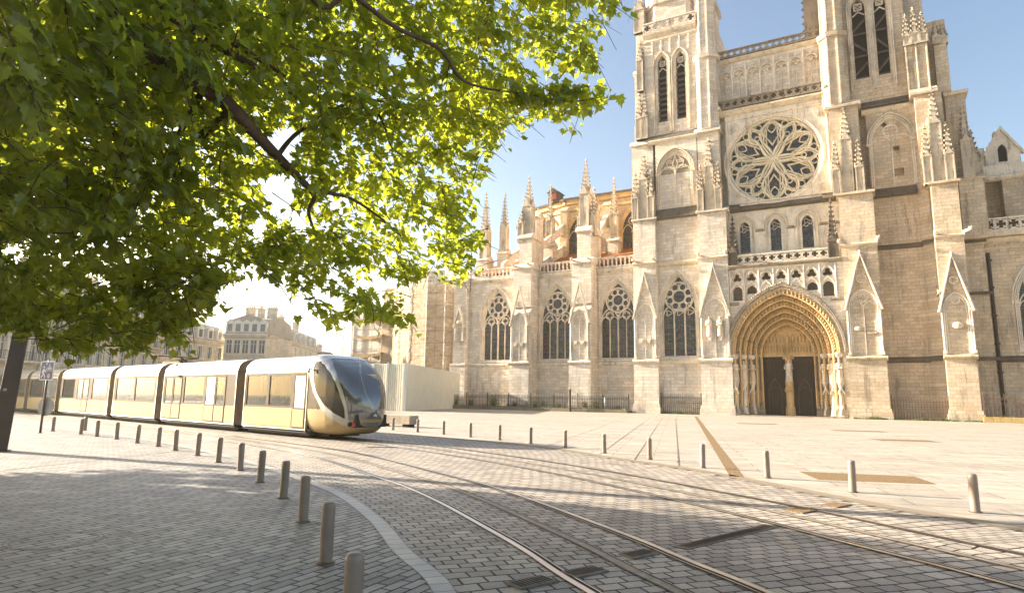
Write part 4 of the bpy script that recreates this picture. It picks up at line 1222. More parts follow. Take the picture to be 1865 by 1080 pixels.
def tactile():
    t = NT('brown_textured_slab'); v = t.coord()
    vo = t.n('ShaderNodeTexVoronoi'); vo.inputs['Scale'].default_value = 26; t.l(v, vo.inputs['Vector'])
    c = t.ramp(vo.outputs['Distance'], [(.2, (.30,.195,.10)), (.6, (.16,.105,.055))])
    return t.done(c, .8, t.bump(vo.outputs['Distance'], .01, .8), .2)
M['tactile'] = tactile()
M['steel'] = simple('polished_rail_steel', (.80,.76,.70), .30, 1.0, .5, .1)
M['rust'] = simple('rail_groove_iron', (.09,.065,.045), .6, .5, .4, .3, 6)
M['cast'] = simple('cast_iron_grate', (.17,.135,.10), .6, .5, .4, .35, 9)
M['concrete'] = stone('kerb_granite', (.46,.43,.40), brick=False, stain=.35, sc=5)
M['powerstrip'] = simple('worn_power_strip', (.27,.225,.17), .6, var=.3, sc=7)
M['bollard'] = simple('brown_grey_bollard_paint', (.27,.21,.165), .42, .1, .5, .12, 5, .15)
M['mast'] = simple('dark_bronze_mast', (.085,.065,.055), .5, .3, .4, .2, 2)
M['zinc'] = simple('galvanised_metal', (.34,.33,.32), .5, .4, .5, .15)

# the base ground: one sheet to the horizon
g = MB().add([(-700, -700, -.01), (700, -700, -.01), (700, 700, -.01), (-700, 700, -.01)], [(0,1,2,3)])
tag(g.build('ground', M['asphalt']), kind='structure')

# track centre lines, far end first
T2 = catmull([(-82, 88.2), (-52, 63.1), (-33, 47.2), (-20, 36.4), (-10.9, 28.8), (-4.9, 23.6), (-1.0, 18.9), (1.55, 15.0), (2.75, 12.75), (3.6, 11.0), (4.25, 9.5), (4.72, 8.2), (5.3, 6.7), (5.85, 4.6), (6.15, 2), (6.2, -3), (6.2, -12)], 10)
T1 = catmull([(-84, 85.7), (-54, 60.7), (-35, 44.8), (-22, 34.0), (-13.2, 26.5), (-9.1, 22.8), (-6.0, 19.6), (-4.0, 16.95), (-2.3, 14.15), (-1.3, 12.5), (-.44, 10.75), (.36, 8.85), (.86, 7.6), (1.2, 6.6), (1.6, 5.5), (2.3, 3), (2.75, 0), (2.9, -4), (2.9, -12)], 10)
def pl3(P): return [Vector((p[0], p[1], 0)) for p in P]
T1 = pl3(T1); T2 = pl3(T2)
def offset(P, d):
    out = []
    for k, p in enumerate(P):
        t = (P[min(k+1, len(P)-1)] - P[max(k-1, 0)]).normalized()
        out.append(p + Vector((-t.y, t.x, 0))*d)
    return out
def strip(P, d0, d1, z, name, mat, uv=False):
    A = offset(P, d0); B = offset(P, d1); n = len(P)
    mb = MB().add([(p.x, p.y, z) for p in A] + [(p.x, p.y, z) for p in B], [(i, i+1, n+i+1, n+i) for i in range(n-1)])
    o = mb.build(name, mat)
    if uv:
        s = [0.0]
        for a, b in zip(P[:-1], P[1:]): s.append(s[-1] + (b-a).length)
        l = o.data.uv_layers.new(name='UVMap')
        for lp in o.data.loops:
            i = lp.vertex_index
            l.data[lp.index].uv = ((d0 if i < n else d1), s[i % n])
    return o
# street bed between the two kerbs
KL = catmull([(-86, 83), (-56, 58.2), (-37, 42.4), (-24, 31.8), (-17.0, 26.6), (-12.2, 22.4), (-8.8, 18.9), (-6.2, 15.9), (-4.3, 13.4), (-2.85, 11.3), (-1.72, 9.0), (-1.04, 7.2), (-.66, 6.4), (-.42, 5.7), (.1, 3.6), (.4, 0), (.4, -12)], 8)
KR = catmull([(-80, 91.5), (-50, 66), (-30, 49.5), (-15, 37.0), (-5.5, 28.9), (.72, 22.5), (2.75, 18.7), (4.35, 15.75), (5.2, 13.2), (5.95, 10.75), (6.55, 9.5), (6.95, 8.7), (7.6, 6.6), (8.0, 4), (8.2, 0), (8.2, -12)], 8)
KL = pl3(KL); KR = pl3(KR)
# bed sheet: lofted between the kerb lines, UV in metres along the near track
def nearest_uv(p, P, S):
    best = None
    for k in range(len(P)-1):
        a, b = P[k], P[k+1]; ab = b-a; t = max(0, min(1, (p-a).dot(ab)/ab.length_squared)); q = a+ab*t
        d = (p-q).length
        if best is None or d < best[0]:
            sd = ab.x*(p-a).y - ab.y*(p-a).x
            best = (d, S[k]+ab.length*t, d if sd > 0 else -d)
    return best[2], best[1]
MID = [(a+b)/2 for a, b in zip(resample(T1, 1.0), resample(T2, 1.0))]
S_ = [0.0]
for a, b in zip(T1[:-1], T1[1:]): S_.append(S_[-1]+(b-a).length)
KLs = resample(KL, .7); n = len(KLs)
KRs = []
tot = sum((b-a).length for a, b in zip(KR[:-1], KR[1:])); totl = sum((b-a).length for a, b in zip(KL[:-1], KL[1:]))
KRr = resample(KR, .7*tot/totl); n = min(n, len(KRr))
mb = MB(); NC = 12
for k in range(n):
    for i in range(NC+1):
        p = KLs[k].lerp(KRr[k], i/NC); mb.v.append((p.x, p.y, .004))
for k in range(n-1):
    for i in range(NC): mb.f.append((k*(NC+1)+i, k*(NC+1)+i+1, (k+1)*(NC+1)+i+1, (k+1)*(NC+1)+i))
bed = mb.build('tram_street', M['bed'])
uvl = bed.data.uv_layers.new(name='UVMap')
uvc = [nearest_uv(Vector((v.co.x, v.co.y, 0)), T1, S_) for v in bed.data.vertices]
for lp in bed.data.loops: uvl.data[lp.index].uv = uvc[lp.vertex_index]
tag(bed, kind='structure')
# sidewalk and plaza sheets
o_ = offset(KL, -.2); nK = len(o_)
sw = MB().add([(p.x, p.y, .006) for p in o_] + [(p.x-90, p.y-45, .006) for p in o_], [(i, i+1, nK+i+1, nK+i) for i in range(nK-1)])
tag(sw.build('pavement', M['walk']), kind='structure')
nK = len(KR)
pz = MB().add([(p.x, p.y, .008) for p in KR] + [(p.x+110, p.y+70, .008) for p in KR], [(i, i+1, nK+i+1, nK+i) for i in range(nK-1)])
tag(pz.build('plaza', M['plaza']), kind='structure')
def kerbmat():
    t = NT('kerb_blocks'); v = t.coord('UV'); ob = t.coord()
    b = t.brick(v, 9, .235, .010, 0, (1.1,1.08,1.05), (.82,.82,.82), (.22,.2,.18), 0, .2)
    c = t.mix(1.0, t.ramp(t.noise(ob, 2.5, 5), [(.3, (.32,.30,.27)), (.7, (.42,.40,.37))]), b.outputs['Color'], 'MULTIPLY')
    nb = t.bump(b.outputs['Fac'], -.012, .7, t.bump(t.noise(ob, 40, 4), .006, .4))
    return t.done(c, .38, nb, .5)
M['kerb'] = kerbmat()
tag(strip(KL, -.2, 0, .012, 'kerb_strip', M['kerb'], True), kind='structure')
def bandmat():
    t = NT('studded_band'); v = t.coord('UV')
    b = t.brick(v, .10, .035, .008, 0, (.36,.29,.20), (.30,.24,.17), (.19,.15,.10), 0, .2)
    return t.done(b.outputs['Color'], .8, t.bump(b.outputs['Fac'], -.008, .8), .2)
M['band'] = bandmat()
tag(strip(KR, .02, .32, .0125, 'kerb_band', M['band'], True), kind='structure')
# dark slot drains along the plaza edge of the street
slots = MB(); Ko = resample(offset(KR, -.14), .52)
for k, p in enumerate(Ko):
    if p.y > 24 or p.y < 4: continue
    q = Ko[min(k+1, len(Ko)-1)]; t = (q-p).normalized() if (q-p).length > 0 else Vector((0,-1,0)); nn = Vector((-t.y, t.x, 0))
    a = p; c = p + nn*.11 + t*.03
    slots.add([(a.x, a.y, .0085), (a.x+t.x*.07, a.y+t.y*.07, .0085), (c.x+t.x*.07, c.y+t.y*.07, .0085), (c.x, c.y, .0085)], [(0,1,2,3)])
tag(slots.build('drain_slots', M['dark']), kind='structure')

# tracks
def track(P, label, cr=True):
    e = empty('tram_track', (0,0,0), 0, label, 'tram track', 'tram tracks set in the paving')
    for s_ in (-1, 1):
        r = strip(P, s_*.7175-.075, s_*.7175+.075, .014, 'rail', M['rust']); r.parent = e
        h = strip(P, s_*.7175-(.07 if s_ < 0 else -.0), s_*.7175+(.0 if s_ < 0 else .07), .019, 'rail_head', M['steel']); h.parent = r
        # groove beside the head
        gq = strip(P, s_*.7175+(.006 if s_ < 0 else -.04), s_*.7175+(.04 if s_ < 0 else -.006), .0165, 'groove', M['dark']); gq.parent = r
        gk = strip(P, s_*.7175+(.043 if s_ < 0 else -.056), s_*.7175+(.056 if s_ < 0 else -.043), .018, 'keeper', M['steel']); gk.parent = r
    c = strip(P, -.06, .06, .0115, 'power_rail', M['powerstrip']); c.parent = e
    for s_ in (-1, 1):
        q = strip(P, s_*.062-.012, s_*.062+.012, .0145, 'insulator_edge', M['rust']); q.parent = c
    return e
track(T1, 'curved tram track nearest the foreground bollards, running out at the bottom of the photo')
track(T2, 'curved tram track under the tram, running along the edge of the sunlit plaza')

# grates, plates, drains and tactile slabs
def flat(name, pts, z, mat, label, cat, group=None, slats=0, kind=None):
    P = [Vector((p.x, p.y, 0)) for p in pts]
    mb = MB(); n = len(P)
    mb.add([(p.x, p.y, z-.02) for p in P]+[(p.x, p.y, z) for p in P], [tuple(range(n, 2*n))]+[(i, (i+1) % n, n+(i+1) % n, n+i) for i in range(n)])
    o = mb.build(name, mat)
    if kind: tag(o, kind=kind)
    else: tag(o, label, cat, group)
    if slats:
        sl = MB()
        for i in range(slats):
            a0, a1 = (i+.3)/slats, (i+.75)/slats
            q = [P[0].lerp(P[1], .04+.92*a0), P[0].lerp(P[1], .04+.92*a1), P[3].lerp(P[2], .04+.92*a1), P[3].lerp(P[2], .04+.92*a0)]
            l0 = [q[0].lerp(q[3], .14), q[1].lerp(q[2], .14), q[1].lerp(q[2], .86), q[0].lerp(q[3], .86)]
            sl.add([(p.x, p.y, z+.003) for p in l0], [(0,1,2,3)])
        sl.build('slots', M['dark'], o)
    return o
def rect(c, u, L, W):
    u = Vector((u[0], u[1], 0)).normalized(); n_ = Vector((-u.y, u.x, 0)); c = Vector((c[0], c[1], 0))
    return [c-u*L/2-n_*W/2, c+u*L/2-n_*W/2, c+u*L/2+n_*W/2, c-u*L/2+n_*W/2]
GR = 'cast iron grates beside the rails'
flat('drain_grate', rect((.22, 6.06), (.80,.60), .42, .24), .022, M['cast'], 'slotted iron drain grate outside the nearest rail at the bottom of the photo', 'drain grate', GR, 9)
flat('drain_grate', rect((.74, 6.44), (.80,.60), .42, .24), .022, M['cast'], 'slotted iron drain grate between nearest rail and central power strip', 'drain grate', GR, 9)
flat('drain_grate', rect((1.42, 7.2), (.80,.60), .40, .24), .022, M['cast'], 'slotted iron drain grate beside the shiny second rail', 'drain grate', GR, 9)
flat('channel_drain', rect((2.75, 8.22), (2.0, 1.75), 2.15, .2), .0135, M['cast'], 'long rusty perforated channel drain between the two tram tracks', 'channel drain', None, 60)
flat('cover_plate', rect((4.55, 10.2), (.8,.62), .55, .3), .0215, M['tactile'], 'brown perforated plate inside the track by the plaza', 'cover plate', 'brown plates in the plaza track', 0)
flat('cover_plate', rect((5.35, 10.75), (.8,.62), .5, .28), .0215, M['tactile'], 'brown perforated plate outside the track, touching the plaza edge', 'cover plate', 'brown plates in the plaza track', 0)
d0 = Vector((5.05, 14.5, 0)); d1 = Vector((19.6, 68.0, 0)); dd = (d1-d0).normalized(); dn = Vector((dd.y, -dd.x, 0))
flat('channel_drain', [d0-dn*.15, d0+dn*.15, d1+dn*.15, d1-dn*.15], .0125, M['tactile'], 'long brown channel drain crossing the plaza towards the cathedral portal', 'channel drain')
TS = 'brown textured slabs set into the plaza'
for (a, lab) in ((((7.0,15.77),(6.7,14.18),(8.95,13.7),(9.35,15.1)), 'large brown textured slab between the two nearest bollards on the plaza'),
                 (((17.07,30.8),(16.9,29.4),(19.2,28.7),(19.4,30.1)), 'brown textured slab midway across the plaza, right of the portal'),
                 (((19.9,40.2),(19.6,38.8),(22.3,38.0),(22.6,39.4)), 'thin looking brown textured slab far out on the plaza before the portal'),
                 (((17.6,50.2),(17.3,48.8),(20.0,48.0),(20.3,49.4)), 'farthest brown textured slab on the plaza, close to the portal steps')):
    flat('tactile_slab', [Vector((x, y, 0)) for x, y in a], .0125, M['tactile'], lab, 'tactile slab', TS)
# dark joints ruled across the plaza towards the cathedral
jm = MB()
for x, y in ((1.2, 22.2), (2.65, 19.4), (3.45, 18.0), (4.3, 16.5)):
    a = Vector((x, y, 0)); b = a + Vector((math.sin(R(14.3)), math.cos(R(14.3)), 0))*46; q = Vector((math.cos(R(14.3)), -math.sin(R(14.3)), 0))*.018
    jm.add([(a.x-q.x, a.y-q.y, .0118), (a.x+q.x, a.y+q.y, .0118), (b.x+q.x, b.y+q.y, .0118), (b.x-q.x, b.y-q.y, .0118)], [(0,1,2,3)])
tag(jm.build('plaza_joints', M['cast']), kind='structure')
# round cover ring with studs in the foreground pavement
mh = empty('manhole_cover', (-5.05, 7.42, .008), R(20), 'round manhole ring with pale studs in the shaded foreground paving', 'manhole cover')
mb = MB()
for r0, r1 in ((.40, .415), (.455, .468)):
    N = 40; mb.add([(r0*math.cos(2*PI*i/N), r0*math.sin(2*PI*i/N), .004) for i in range(N)]+[(r1*math.cos(2*PI*i/N), r1*math.sin(2*PI*i/N), .004) for i in range(N)], [(i, (i+1) % N, N+(i+1) % N, N+i) for i in range(N)])
mb.build('ring', M['cast'], mh)
mb = MB()
N = 352
for sg in (-1, 1):
    mb.v += [((.435+sg*(.0015+.010*max(0, math.cos(44*2*PI*i/N))))*math.cos(2*PI*i/N), (.435+sg*(.0015+.010*max(0, math.cos(44*2*PI*i/N))))*math.sin(2*PI*i/N), .006) for i in range(N)]
mb.f += [(i, (i+1) % N, N+(i+1) % N, N+i) for i in range(N)]
mb.build('ring_marking', M['zinc'], mh)
flat('pavement_seam', [Vector((x, y, 0)) for x, y in ((-10.9,11.4),(-10.83,11.4),(-9.42,18.5),(-9.49,18.5))], .0095, M['cast'], None, None, kind='structure')

# ------------------------------------------------------------------ bollards
def bollard_proto():
    e = empty('bollard', (0,0,0))
    b = MB(); b.lathe(0, 0, [(.066, -.02), (.066, .52), (.067, .545), (.063, .565), (.052, .58), (.034, .588), (.014, .59)], 20)
    b.build('post', M['bollard'], e, True)
    f = MB(); f.lathe(0, 0, [(.095, -.01), (.095, .012), (.085, .018), (.066, .02)], 20); f.build('base_collar', M['cast'], e)
    return e
BL = [(-1.04,4.54),(-1.81,6.64),(-2.69,8.66),(-3.62,10.56),(-4.7,12.38),(-5.83,14.17),(-7.01,15.72),(-8.3,17.33),(-9.63,18.76),(-10.8,19.99),(-12.13,21.17),(-13.76,22.73),(-15.19,23.88),(-16.6,25.1),(-18.75,26.6)]
BR = [(7.28,10.27),(6.46,12.32),(5.67,14.36),(4.82,16.26),(3.93,18.26),(2.94,20.18),(1.89,22.08),(.77,23.87),(-.4,25.55),(-1.64,27.02),(-2.94,28.74),(-4.32,30.29),(-5.72,31.68)]
bp = bollard_proto(); first = True
for L_, txt, grp in ((BL, 'bollard on the pavement edge, {} of its row counting away from the camera', 'bollards along the pavement edge'),
                     (BR, 'slim bollard on the sunlit plaza, {} of its row counting away from the camera', 'bollards along the plaza edge')):
    for i, (x, y) in enumerate(L_):
        o = bp if first else copy_tree(bp); first = False
        o.location = (x, y, .006); o.rotation_euler = (R(1.1*math.sin(i*2.3+x)), R(1.1*math.cos(i*1.7+y)), i*1.3)
        tag(o, ('brown-grey ' if L_ is BL else '')+txt.format(ORD[i]), 'bollard', grp)
o = copy_tree(bp); o.location = (-17.9, 27.3, .006); tag(o, 'bollard beyond the pavement row, half hidden behind another bollard near the sign', 'bollard', 'bollards along the pavement edge')

# ------------------------------------------------------------------ sign post, mast, bench
def sign():
    e = empty('sign_post', (-18.35, 25.35, 0), R(-20), 'blue pedestrian zone sign on a thin brown post with a round sign back', 'sign')
    b = MB(); b.tube([(0,0,0), (0,0,2.85)], .042, 10); b.lathe(0, 0, [(.09, 0), (.09, .02), (.05, .03)], 12); b.build('post', M['mast'], e, True)
    p = MB(); p.box(-.38, .38, -.055, -.035, 2.05, 2.80); pl = p.build('panel', M['signwhite'], e)
    q = MB(); q.box(-.345, .345, -.060, -.0555, 2.085, 2.765); q.build('blue_field', M['signblue'], pl)
    w = MB()
    # walking figure
    w.ball(-.16, -.064, 2.56, .035, .006, .04, 10, 5)
    for a, b_ in (((-.15,2.50),(-.16,2.34)), ((-.16,2.34),(-.10,2.24)), ((-.10,2.24),(-.06,2.14)), ((-.16,2.34),(-.20,2.24)), ((-.20,2.24),(-.27,2.15)), ((-.15,2.48),(-.08,2.42)), ((-.08,2.42),(-.04,2.36)), ((-.15,2.48),(-.22,2.40)), ((-.22,2.40),(-.24,2.33))):
        w.bar([a, b_], .038, -.066, -.06)
    # bicycle
    for cx in (.06, .24): w.bar(circ(cx, 2.47, .06, 14), .016, -.066, -.06, True)
    for a, b_ in (((.06,2.47),(.13,2.55)), ((.13,2.55),(.22,2.55)), ((.22,2.55),(.24,2.47)), ((.13,2.55),(.15,2.47)), ((.15,2.47),(.22,2.55)), ((.13,2.55),(.12,2.60)), ((.22,2.55),(.20,2.62))):
        w.bar([a, b_], .018, -.066, -.06)
    w.ball(.15, -.064, 2.66, .026, .006, .03, 8, 5); w.bar([(.14,2.63),(.11,2.57)], .028, -.066, -.06)
    # small car outline at the top
    w.bar([(-.06,2.69),(.0,2.69),(.0,2.70)], .03, -.066, -.06); w.bar([(-.045,2.71),(-.015,2.71)], .03, -.066, -.06)
    w.build('pictograms', M['signwhite'], pl)
    r = MB(); r.bar(circ(.15, 2.22, .085, 20), .022, -.066, -.06, True); r.build('red_ring', M['signred'], pl)
    r = MB(); r.sheet(circ(.15, 2.22, .078, 20), -.0625); r.build('limit_disc', M['signwhite'], pl)
    cu = bpy.data.curves.new('limit_number', 'FONT'); cu.body = '20'; cu.size = .11; cu.align_x = 'CENTER'; cu.align_y = 'CENTER'; cu.extrude = .001
    tc = bpy.data.objects.new('limit_curve', cu); me = bpy.data.meshes.new_from_object(tc); bpy.data.objects.remove(tc); to = bpy.data.objects.new('limit_number', me); col.objects.link(to); to.parent = pl; to.location = (.15, -.0655, 2.22); to.rotation_euler = (R(90), 0, 0); me.materials.clear(); me.materials.append(M['signink'])
    d = MB(); n_ = 28
    d.ngon(0, 0, 0, .36, .012, .36, n_); ob = d.build('round_sign_back', M['zinc'], e); ob.rotation_euler = (R(90), 0, R(12)); ob.location = (.03, .07, 1.02)
    return e
M['signblue'] = simple('sign_blue', (.025,.045,.17), .35, var=.05)
M['signwhite'] = simple('sign_white', (.78,.78,.76), .35, var=.04)
M['signred'] = simple('sign_red', (.55,.03,.03), .35, var=.05)
M['signink'] = simple('sign_black', (.02,.02,.02), .4, var=.05)
sign()
e = empty('lamp_mast', (-13.95, 17.75, 0), R(38), 'thick dark rectangular mast leaning at the left edge of the photo, under the tree', 'mast')
mb = MB(); mb.frus(0, 0, 0, .215, .15, 8.0, .15, .12, .38, 0)
o = mb.build('pole', M['mast'], e)
bv = o.modifiers.new('bevel', 'BEVEL'); bv.width = .02; bv.segments = 2
mb = MB(); mb.box(-.30, .30, -.25, .25, 0, .03); mb.build('base_plate', M['mast'], e)
mb = MB(); mb.box(-.06, .02, -.165, -.13, 1.62, 1.69); mb.build('label_plate', M['zinc'], e)
mb = MB(); mb.box(-.3, 1.6, -.14, .14, 7.85, 8.0); mb.build('lamp_head', M['mast'], e)
bx, by = -6.05, 35.3
e = empty('bench', (bx, by, 0), R(-35), 'long low stone bench on the plaza beside the tram nose', 'bench')
mb = MB(); mb.box(-1.6, 1.1, -.35, .35, .16, .62); o = mb.build('seat', M['benchstone'], e); bv = o.modifiers.new('bevel', 'BEVEL'); bv.width = .025; bv.segments = 2
for x in (-1.2, .7):
    mb = MB(); mb.box(x-.18, x+.18, -.28, .28, 0, .17); mb.build('leg', M['dark'], e)
mb = MB(); mb.box(-.12, .12, -.04, .04, .0, .015); o = mb.build('steel_strip', M['cast']); o.location = (*gp(697, 815).to_2d(), .006); o.scale = (4, .5, 1); o.rotation_euler = (0, 0, R(12)); tag(o, 'thin dark metal strip lying on the paving in front of the tram', 'metal strip')
# ------------------------------------------------------------------ railings, garden strip, hoarding, scaffold
CO = Vector((CD*math.sin(CAZ), CD*math.cos(CAZ), 0)); CU = Vector((math.cos(CAZ), -math.sin(CAZ), 0)); CN = Vector((math.sin(CAZ), math.cos(CAZ), 0))
def fw(u, w, z=0): return CO + CU*u + CN*w + Vector((0, 0, z))
def railing(u0, u1, w, z0, h, label, mat='iron', step=.24, ends=True):
    e = empty('iron_railing', fw(u0, w, 0), -CAZ, label, 'railing', 'iron railings round the cathedral')
    L = u1-u0; n = max(2, int(L/step))
    mb = MB()
    for i in range(n+1):
        x = L*i/n; mb.box(x-.022, x+.022, -.022, .022, z0, z0+h-.15); mb.add([(x-.05, 0, z0+h-.15), (x, -.03, z0+h-.15), (x+.05, 0, z0+h-.15), (x, .03, z0+h-.15), (x, 0, z0+h)], [(0,1,4),(1,2,4),(2,3,4),(3,0,4)])
    mb.build('bars', M[mat], e)
    mb = MB()
    for z in (z0+.12, z0+h*.55 if h > 1.9 else z0+.3, z0+h-.35, z0+h-.5): mb.box(0, L, -.03, .03, z, z+.045)
    mb.build('rail', M[mat], e)
    k = max(1, int(L/3.2))
    for i in range(k+1):
        mb = MB(); x = L*i/k; mb.box(x-.05, x+.05, -.05, .05, z0-.02, z0+h+.05); mb.ball(x, 0, z0+h+.12, .07, .07, .09, 8, 5); mb.build('post', M[mat], e)
    return e
railing(-57.5, -26.3, -4.6, .42, 1.75, 'long dark iron railing in front of the chapel windows, above the weedy garden kerb')
railing(-22.7, -17.75, -2.7, .1, 2.3, 'short dark iron railing under the three-light window between two buttresses left of the portal')
railing(2.25, 7.3, -2.75, .1, 2.3, 'short iron railing between the two great buttresses right of the portal', 'rustiron', .26)
railing(10.2, 34, -3.1, .55, 2.2, 'rusty iron railing on the yellow stone kerb at the right edge of the photo', 'rustiron', .34)
def fbox(name, u0, u1, w0, w1, z0, z1, mat, label, cat, kind=None, bevel=.03):
    e = MB(); e.box(0, u1-u0, 0, w1-w0, z0, z1); o = e.build(name, M[mat]); o.location = fw(u0, w0); o.rotation_euler = (0, 0, -CAZ)
    if bevel:
        b = o.modifiers.new('bevel', 'BEVEL'); b.width = bevel; b.segments = 2
    return tag(o, label, cat, None, kind)
fbox('garden_kerb', -57.8, -26.4, -5.0, -4.4, 0, .42, 'kerbstone', 'low mossy stone kerb below the railing in front of the chapels', 'kerb')
fbox('garden_soil', -57.8, -26.4, -4.4, -.3, 0, .3, 'moss', None, None, 'structure', 0)
fbox('stone_kerb', 10.0, 34, -3.5, -2.8, 0, .55, 'yellowstone', 'yellowish stone kerb carrying the railing at the right edge of the photo', 'kerb')
fbox('railing_step', 2.2, 7.3, -3.1, -2.5, 0, .12, 'kerbstone', 'narrow mossy step under the railing between the two right buttresses', 'step')
fbox('railing_step', -22.8, -17.65, -3.0, -2.4, 0, .12, 'kerbstone', 'narrow stone step under the railing left of the portal', 'step')
fbox('door_step', -13.5, -2.2, -3.3, -.4, 0, .1, 'plinth', 'wide worn stone step in front of the portal doors', 'step')
def fpost(u, w, h, r, mat, label):
    mb = MB(); mb.lathe(0, 0, [(r*1.3, 0), (r*1.3, .3), (r, .34), (r*.9, h*.92), (r*1.25, h*.93), (r*1.1, h*.97), (.02, h)], 10); o = mb.build('post', M[mat]); o.location = fw(u, w); tag(o, label, 'post')
fpost(-34.0, -5.4, 2.9, .16, 'iron', 'dark iron post standing before the garden kerb under the chapels')
fpost(-29.6, -4.2, 1.9, .13, 'signwhite', 'white post behind the railing under the right chapel window')
pr = random.Random(3)
def weed(name, u, w, z, h, n, label, grp, blade=.1):
    mb = MB()
    for i in range(n):
        a = pr.random()*6.28; l = h*(.5+.6*pr.random()); s = h*.55*pr.random(); x0, y0 = .12*pr.gauss(0, 1)*h, .12*pr.gauss(0, 1)*h
        x1, y1 = x0+math.cos(a)*s, y0+math.sin(a)*s
        for t in (.35, .6, .8, 1.0):
            b = pr.random()*6.28; q = Vector((x0+(x1-x0)*t, y0+(y1-y0)*t, l*t)); d = Vector((math.cos(b), math.sin(b), .35)).normalized(); s_ = Vector((-math.sin(b), math.cos(b), .1)); L = blade*(1.2+pr.random())*h**.5
            mb.add([q, q+d*L*.5+s_*L*.28, q+d*L+Vector((0,0,-.15*L)), q+d*L*.5-s_*L*.28], [(0,1,2,3)])
        mb.add([(x0-.012, y0, 0), (x0+.012, y0, 0), (x1+.006, y1, l), (x1-.006, y1, l)], [(0,1,2,3)])
    o = mb.build(name, M['weed'], None, False, False); o.location = fw(u, w, z)
    return tag(o, label, 'plant', grp)
PG = 'weeds growing on the garden kerb'
for u, h, lab in ((-56.0, .8, 'small green weed at the far left end of the garden kerb, against the hoarding'), (-53.2, 1.5, 'tall thin weed behind the railing under the leftmost chapel window'), (-50.3, 1.3, 'upright weed behind the railing, left of the leftmost chapel buttress'),
                  (-46.6, 1.6, 'tall bushy weed just left of the leftmost chapel buttress'), (-43.2, .8, 'low weed in front of the leftmost chapel buttress'), (-39.9, 1.0, 'leafy yellow-green weed under the middle chapel window, left one of a close pair'),
                  (-38.6, 1.1, 'leafy yellow-green weed under the middle chapel window, right one of a close pair'), (-36.4, .7, 'low weed left of the dark iron post'), (-32.6, 1.2, 'bright green weed right of the dark iron post'),
                  (-30.9, 1.3, 'big bright weed beside the white post under the right chapel window'), (-28.0, .6, 'low weed at the right end of the garden kerb')):
    weed('weed_plant', u, -3.9+.3*pr.random(), .3, h, int(16+20*h), lab, PG, .16)
mb = MB()
for i in range(1500):
    u = -57.5+31*pr.random(); w = -5.0+.8*pr.random(); a = pr.random()*6.28; h = .08+.16*pr.random()
    p = fw(u, w, .40); d = Vector((math.cos(a), math.sin(a), 0))*.05; mb.add([p-d, p+d, p+Vector((d.y*1.5, -d.x*1.5, h))], [(0,1,2)])
for u0, u1, w in ((-1.5, 1.9, -3.45), (7.4, 10.0, -3.5), (2.2, 7.3, -3.2), (-22.7, -17.8, -3.05)):
    for i in range(int(110*(u1-u0))):
        u = u0+(u1-u0)*pr.random()**(1.0); k = .5+.5*math.sin(u*2.1)*math.sin(u*.9+1)
        if pr.random() > k: continue
        a = pr.random()*6.28; h = .12+.28*pr.random()*k; p = fw(u, w-.12+.2*pr.random(), .0); d = Vector((math.cos(a), math.sin(a), 0))*.07; mb.add([p-d, p+d, p+Vector((d.y*2, -d.x*2, h))], [(0,1,2)])
tag(mb.build('grass', M['weed'], None, False, False), kind='stuff')

# --- cream corrugated hoarding with a corner
M['hoard'] = simple('cream_corrugated_sheet', (.78,.72,.58), .5, .1, .4, .06, .8)
M['hoardpost'] = simple('white_hoarding_post', (.75,.72,.64), .5, var=.05)
hc = gp(738, 749); HC = Vector((-12.0, 73.0, 0)); H1 = fw(-54.0, -1.4); H0 = HC + Vector((-40, 22, 0))
e = empty('site_hoarding', HC, 0, 'tall cream corrugated site hoarding with a white corner, behind the tram nose', 'hoarding')
def corr(a, b, z1a, z1b, name):
    a = Vector((a.x, a.y, 0))-HC; b = Vector((b.x, b.y, 0))-HC; L = (b-a).length; d = (b-a)/L; nn = Vector((d.y, -d.x, 0)); pts = []; t = 0
    step = .30; n = int(L/step)
    for i in range(n):
        for f_, o_ in ((0, 0), (.45, 0), (.55, .09), (.9, .09)):
            s_ = (i+f_)*step; pts.append((s_, o_))
    mb = MB()
    N = len(pts)
    mb.add([(a.x+d.x*s_+nn.x*o_, a.y+d.y*s_+nn.y*o_, z) for z_ in (0, 1) for s_, o_ in pts for z in ((0.0 if z_ == 0 else z1a+(z1b-z1a)*s_/L),)], [(i, i+1, N+i+1, N+i) for i in range(N-1)])
    mb.build(name, M['hoard'], e)
    mb = MB()
    zz = 2.55
    mb.add([tuple(a+nn*.1+Vector((0,0,zz))), tuple(b+nn*.1+Vector((0,0,zz))), tuple(b+nn*.1+Vector((0,0,zz+.04))), tuple(a+nn*.1+Vector((0,0,zz+.04)))], [(0,1,2,3)])
    mb.build('seam', M['hoardpost'], e)
corr(HC, H1, 5.35, 5.2, 'sheet_panel'); corr(H0, HC, 5.6, 5.35, 'sheet_panel')
for x, w_ in ((0, .32), (-2.6, .2), (-4.6, .2)):
    mb = MB(); d = (H0-HC).normalized(); c = d*(-x if x else 0); mb.box(c.x-w_/2, c.x+w_/2, c.y-.22, c.y-.0, 0, 5.5); mb.build('post', M['hoardpost'], e)

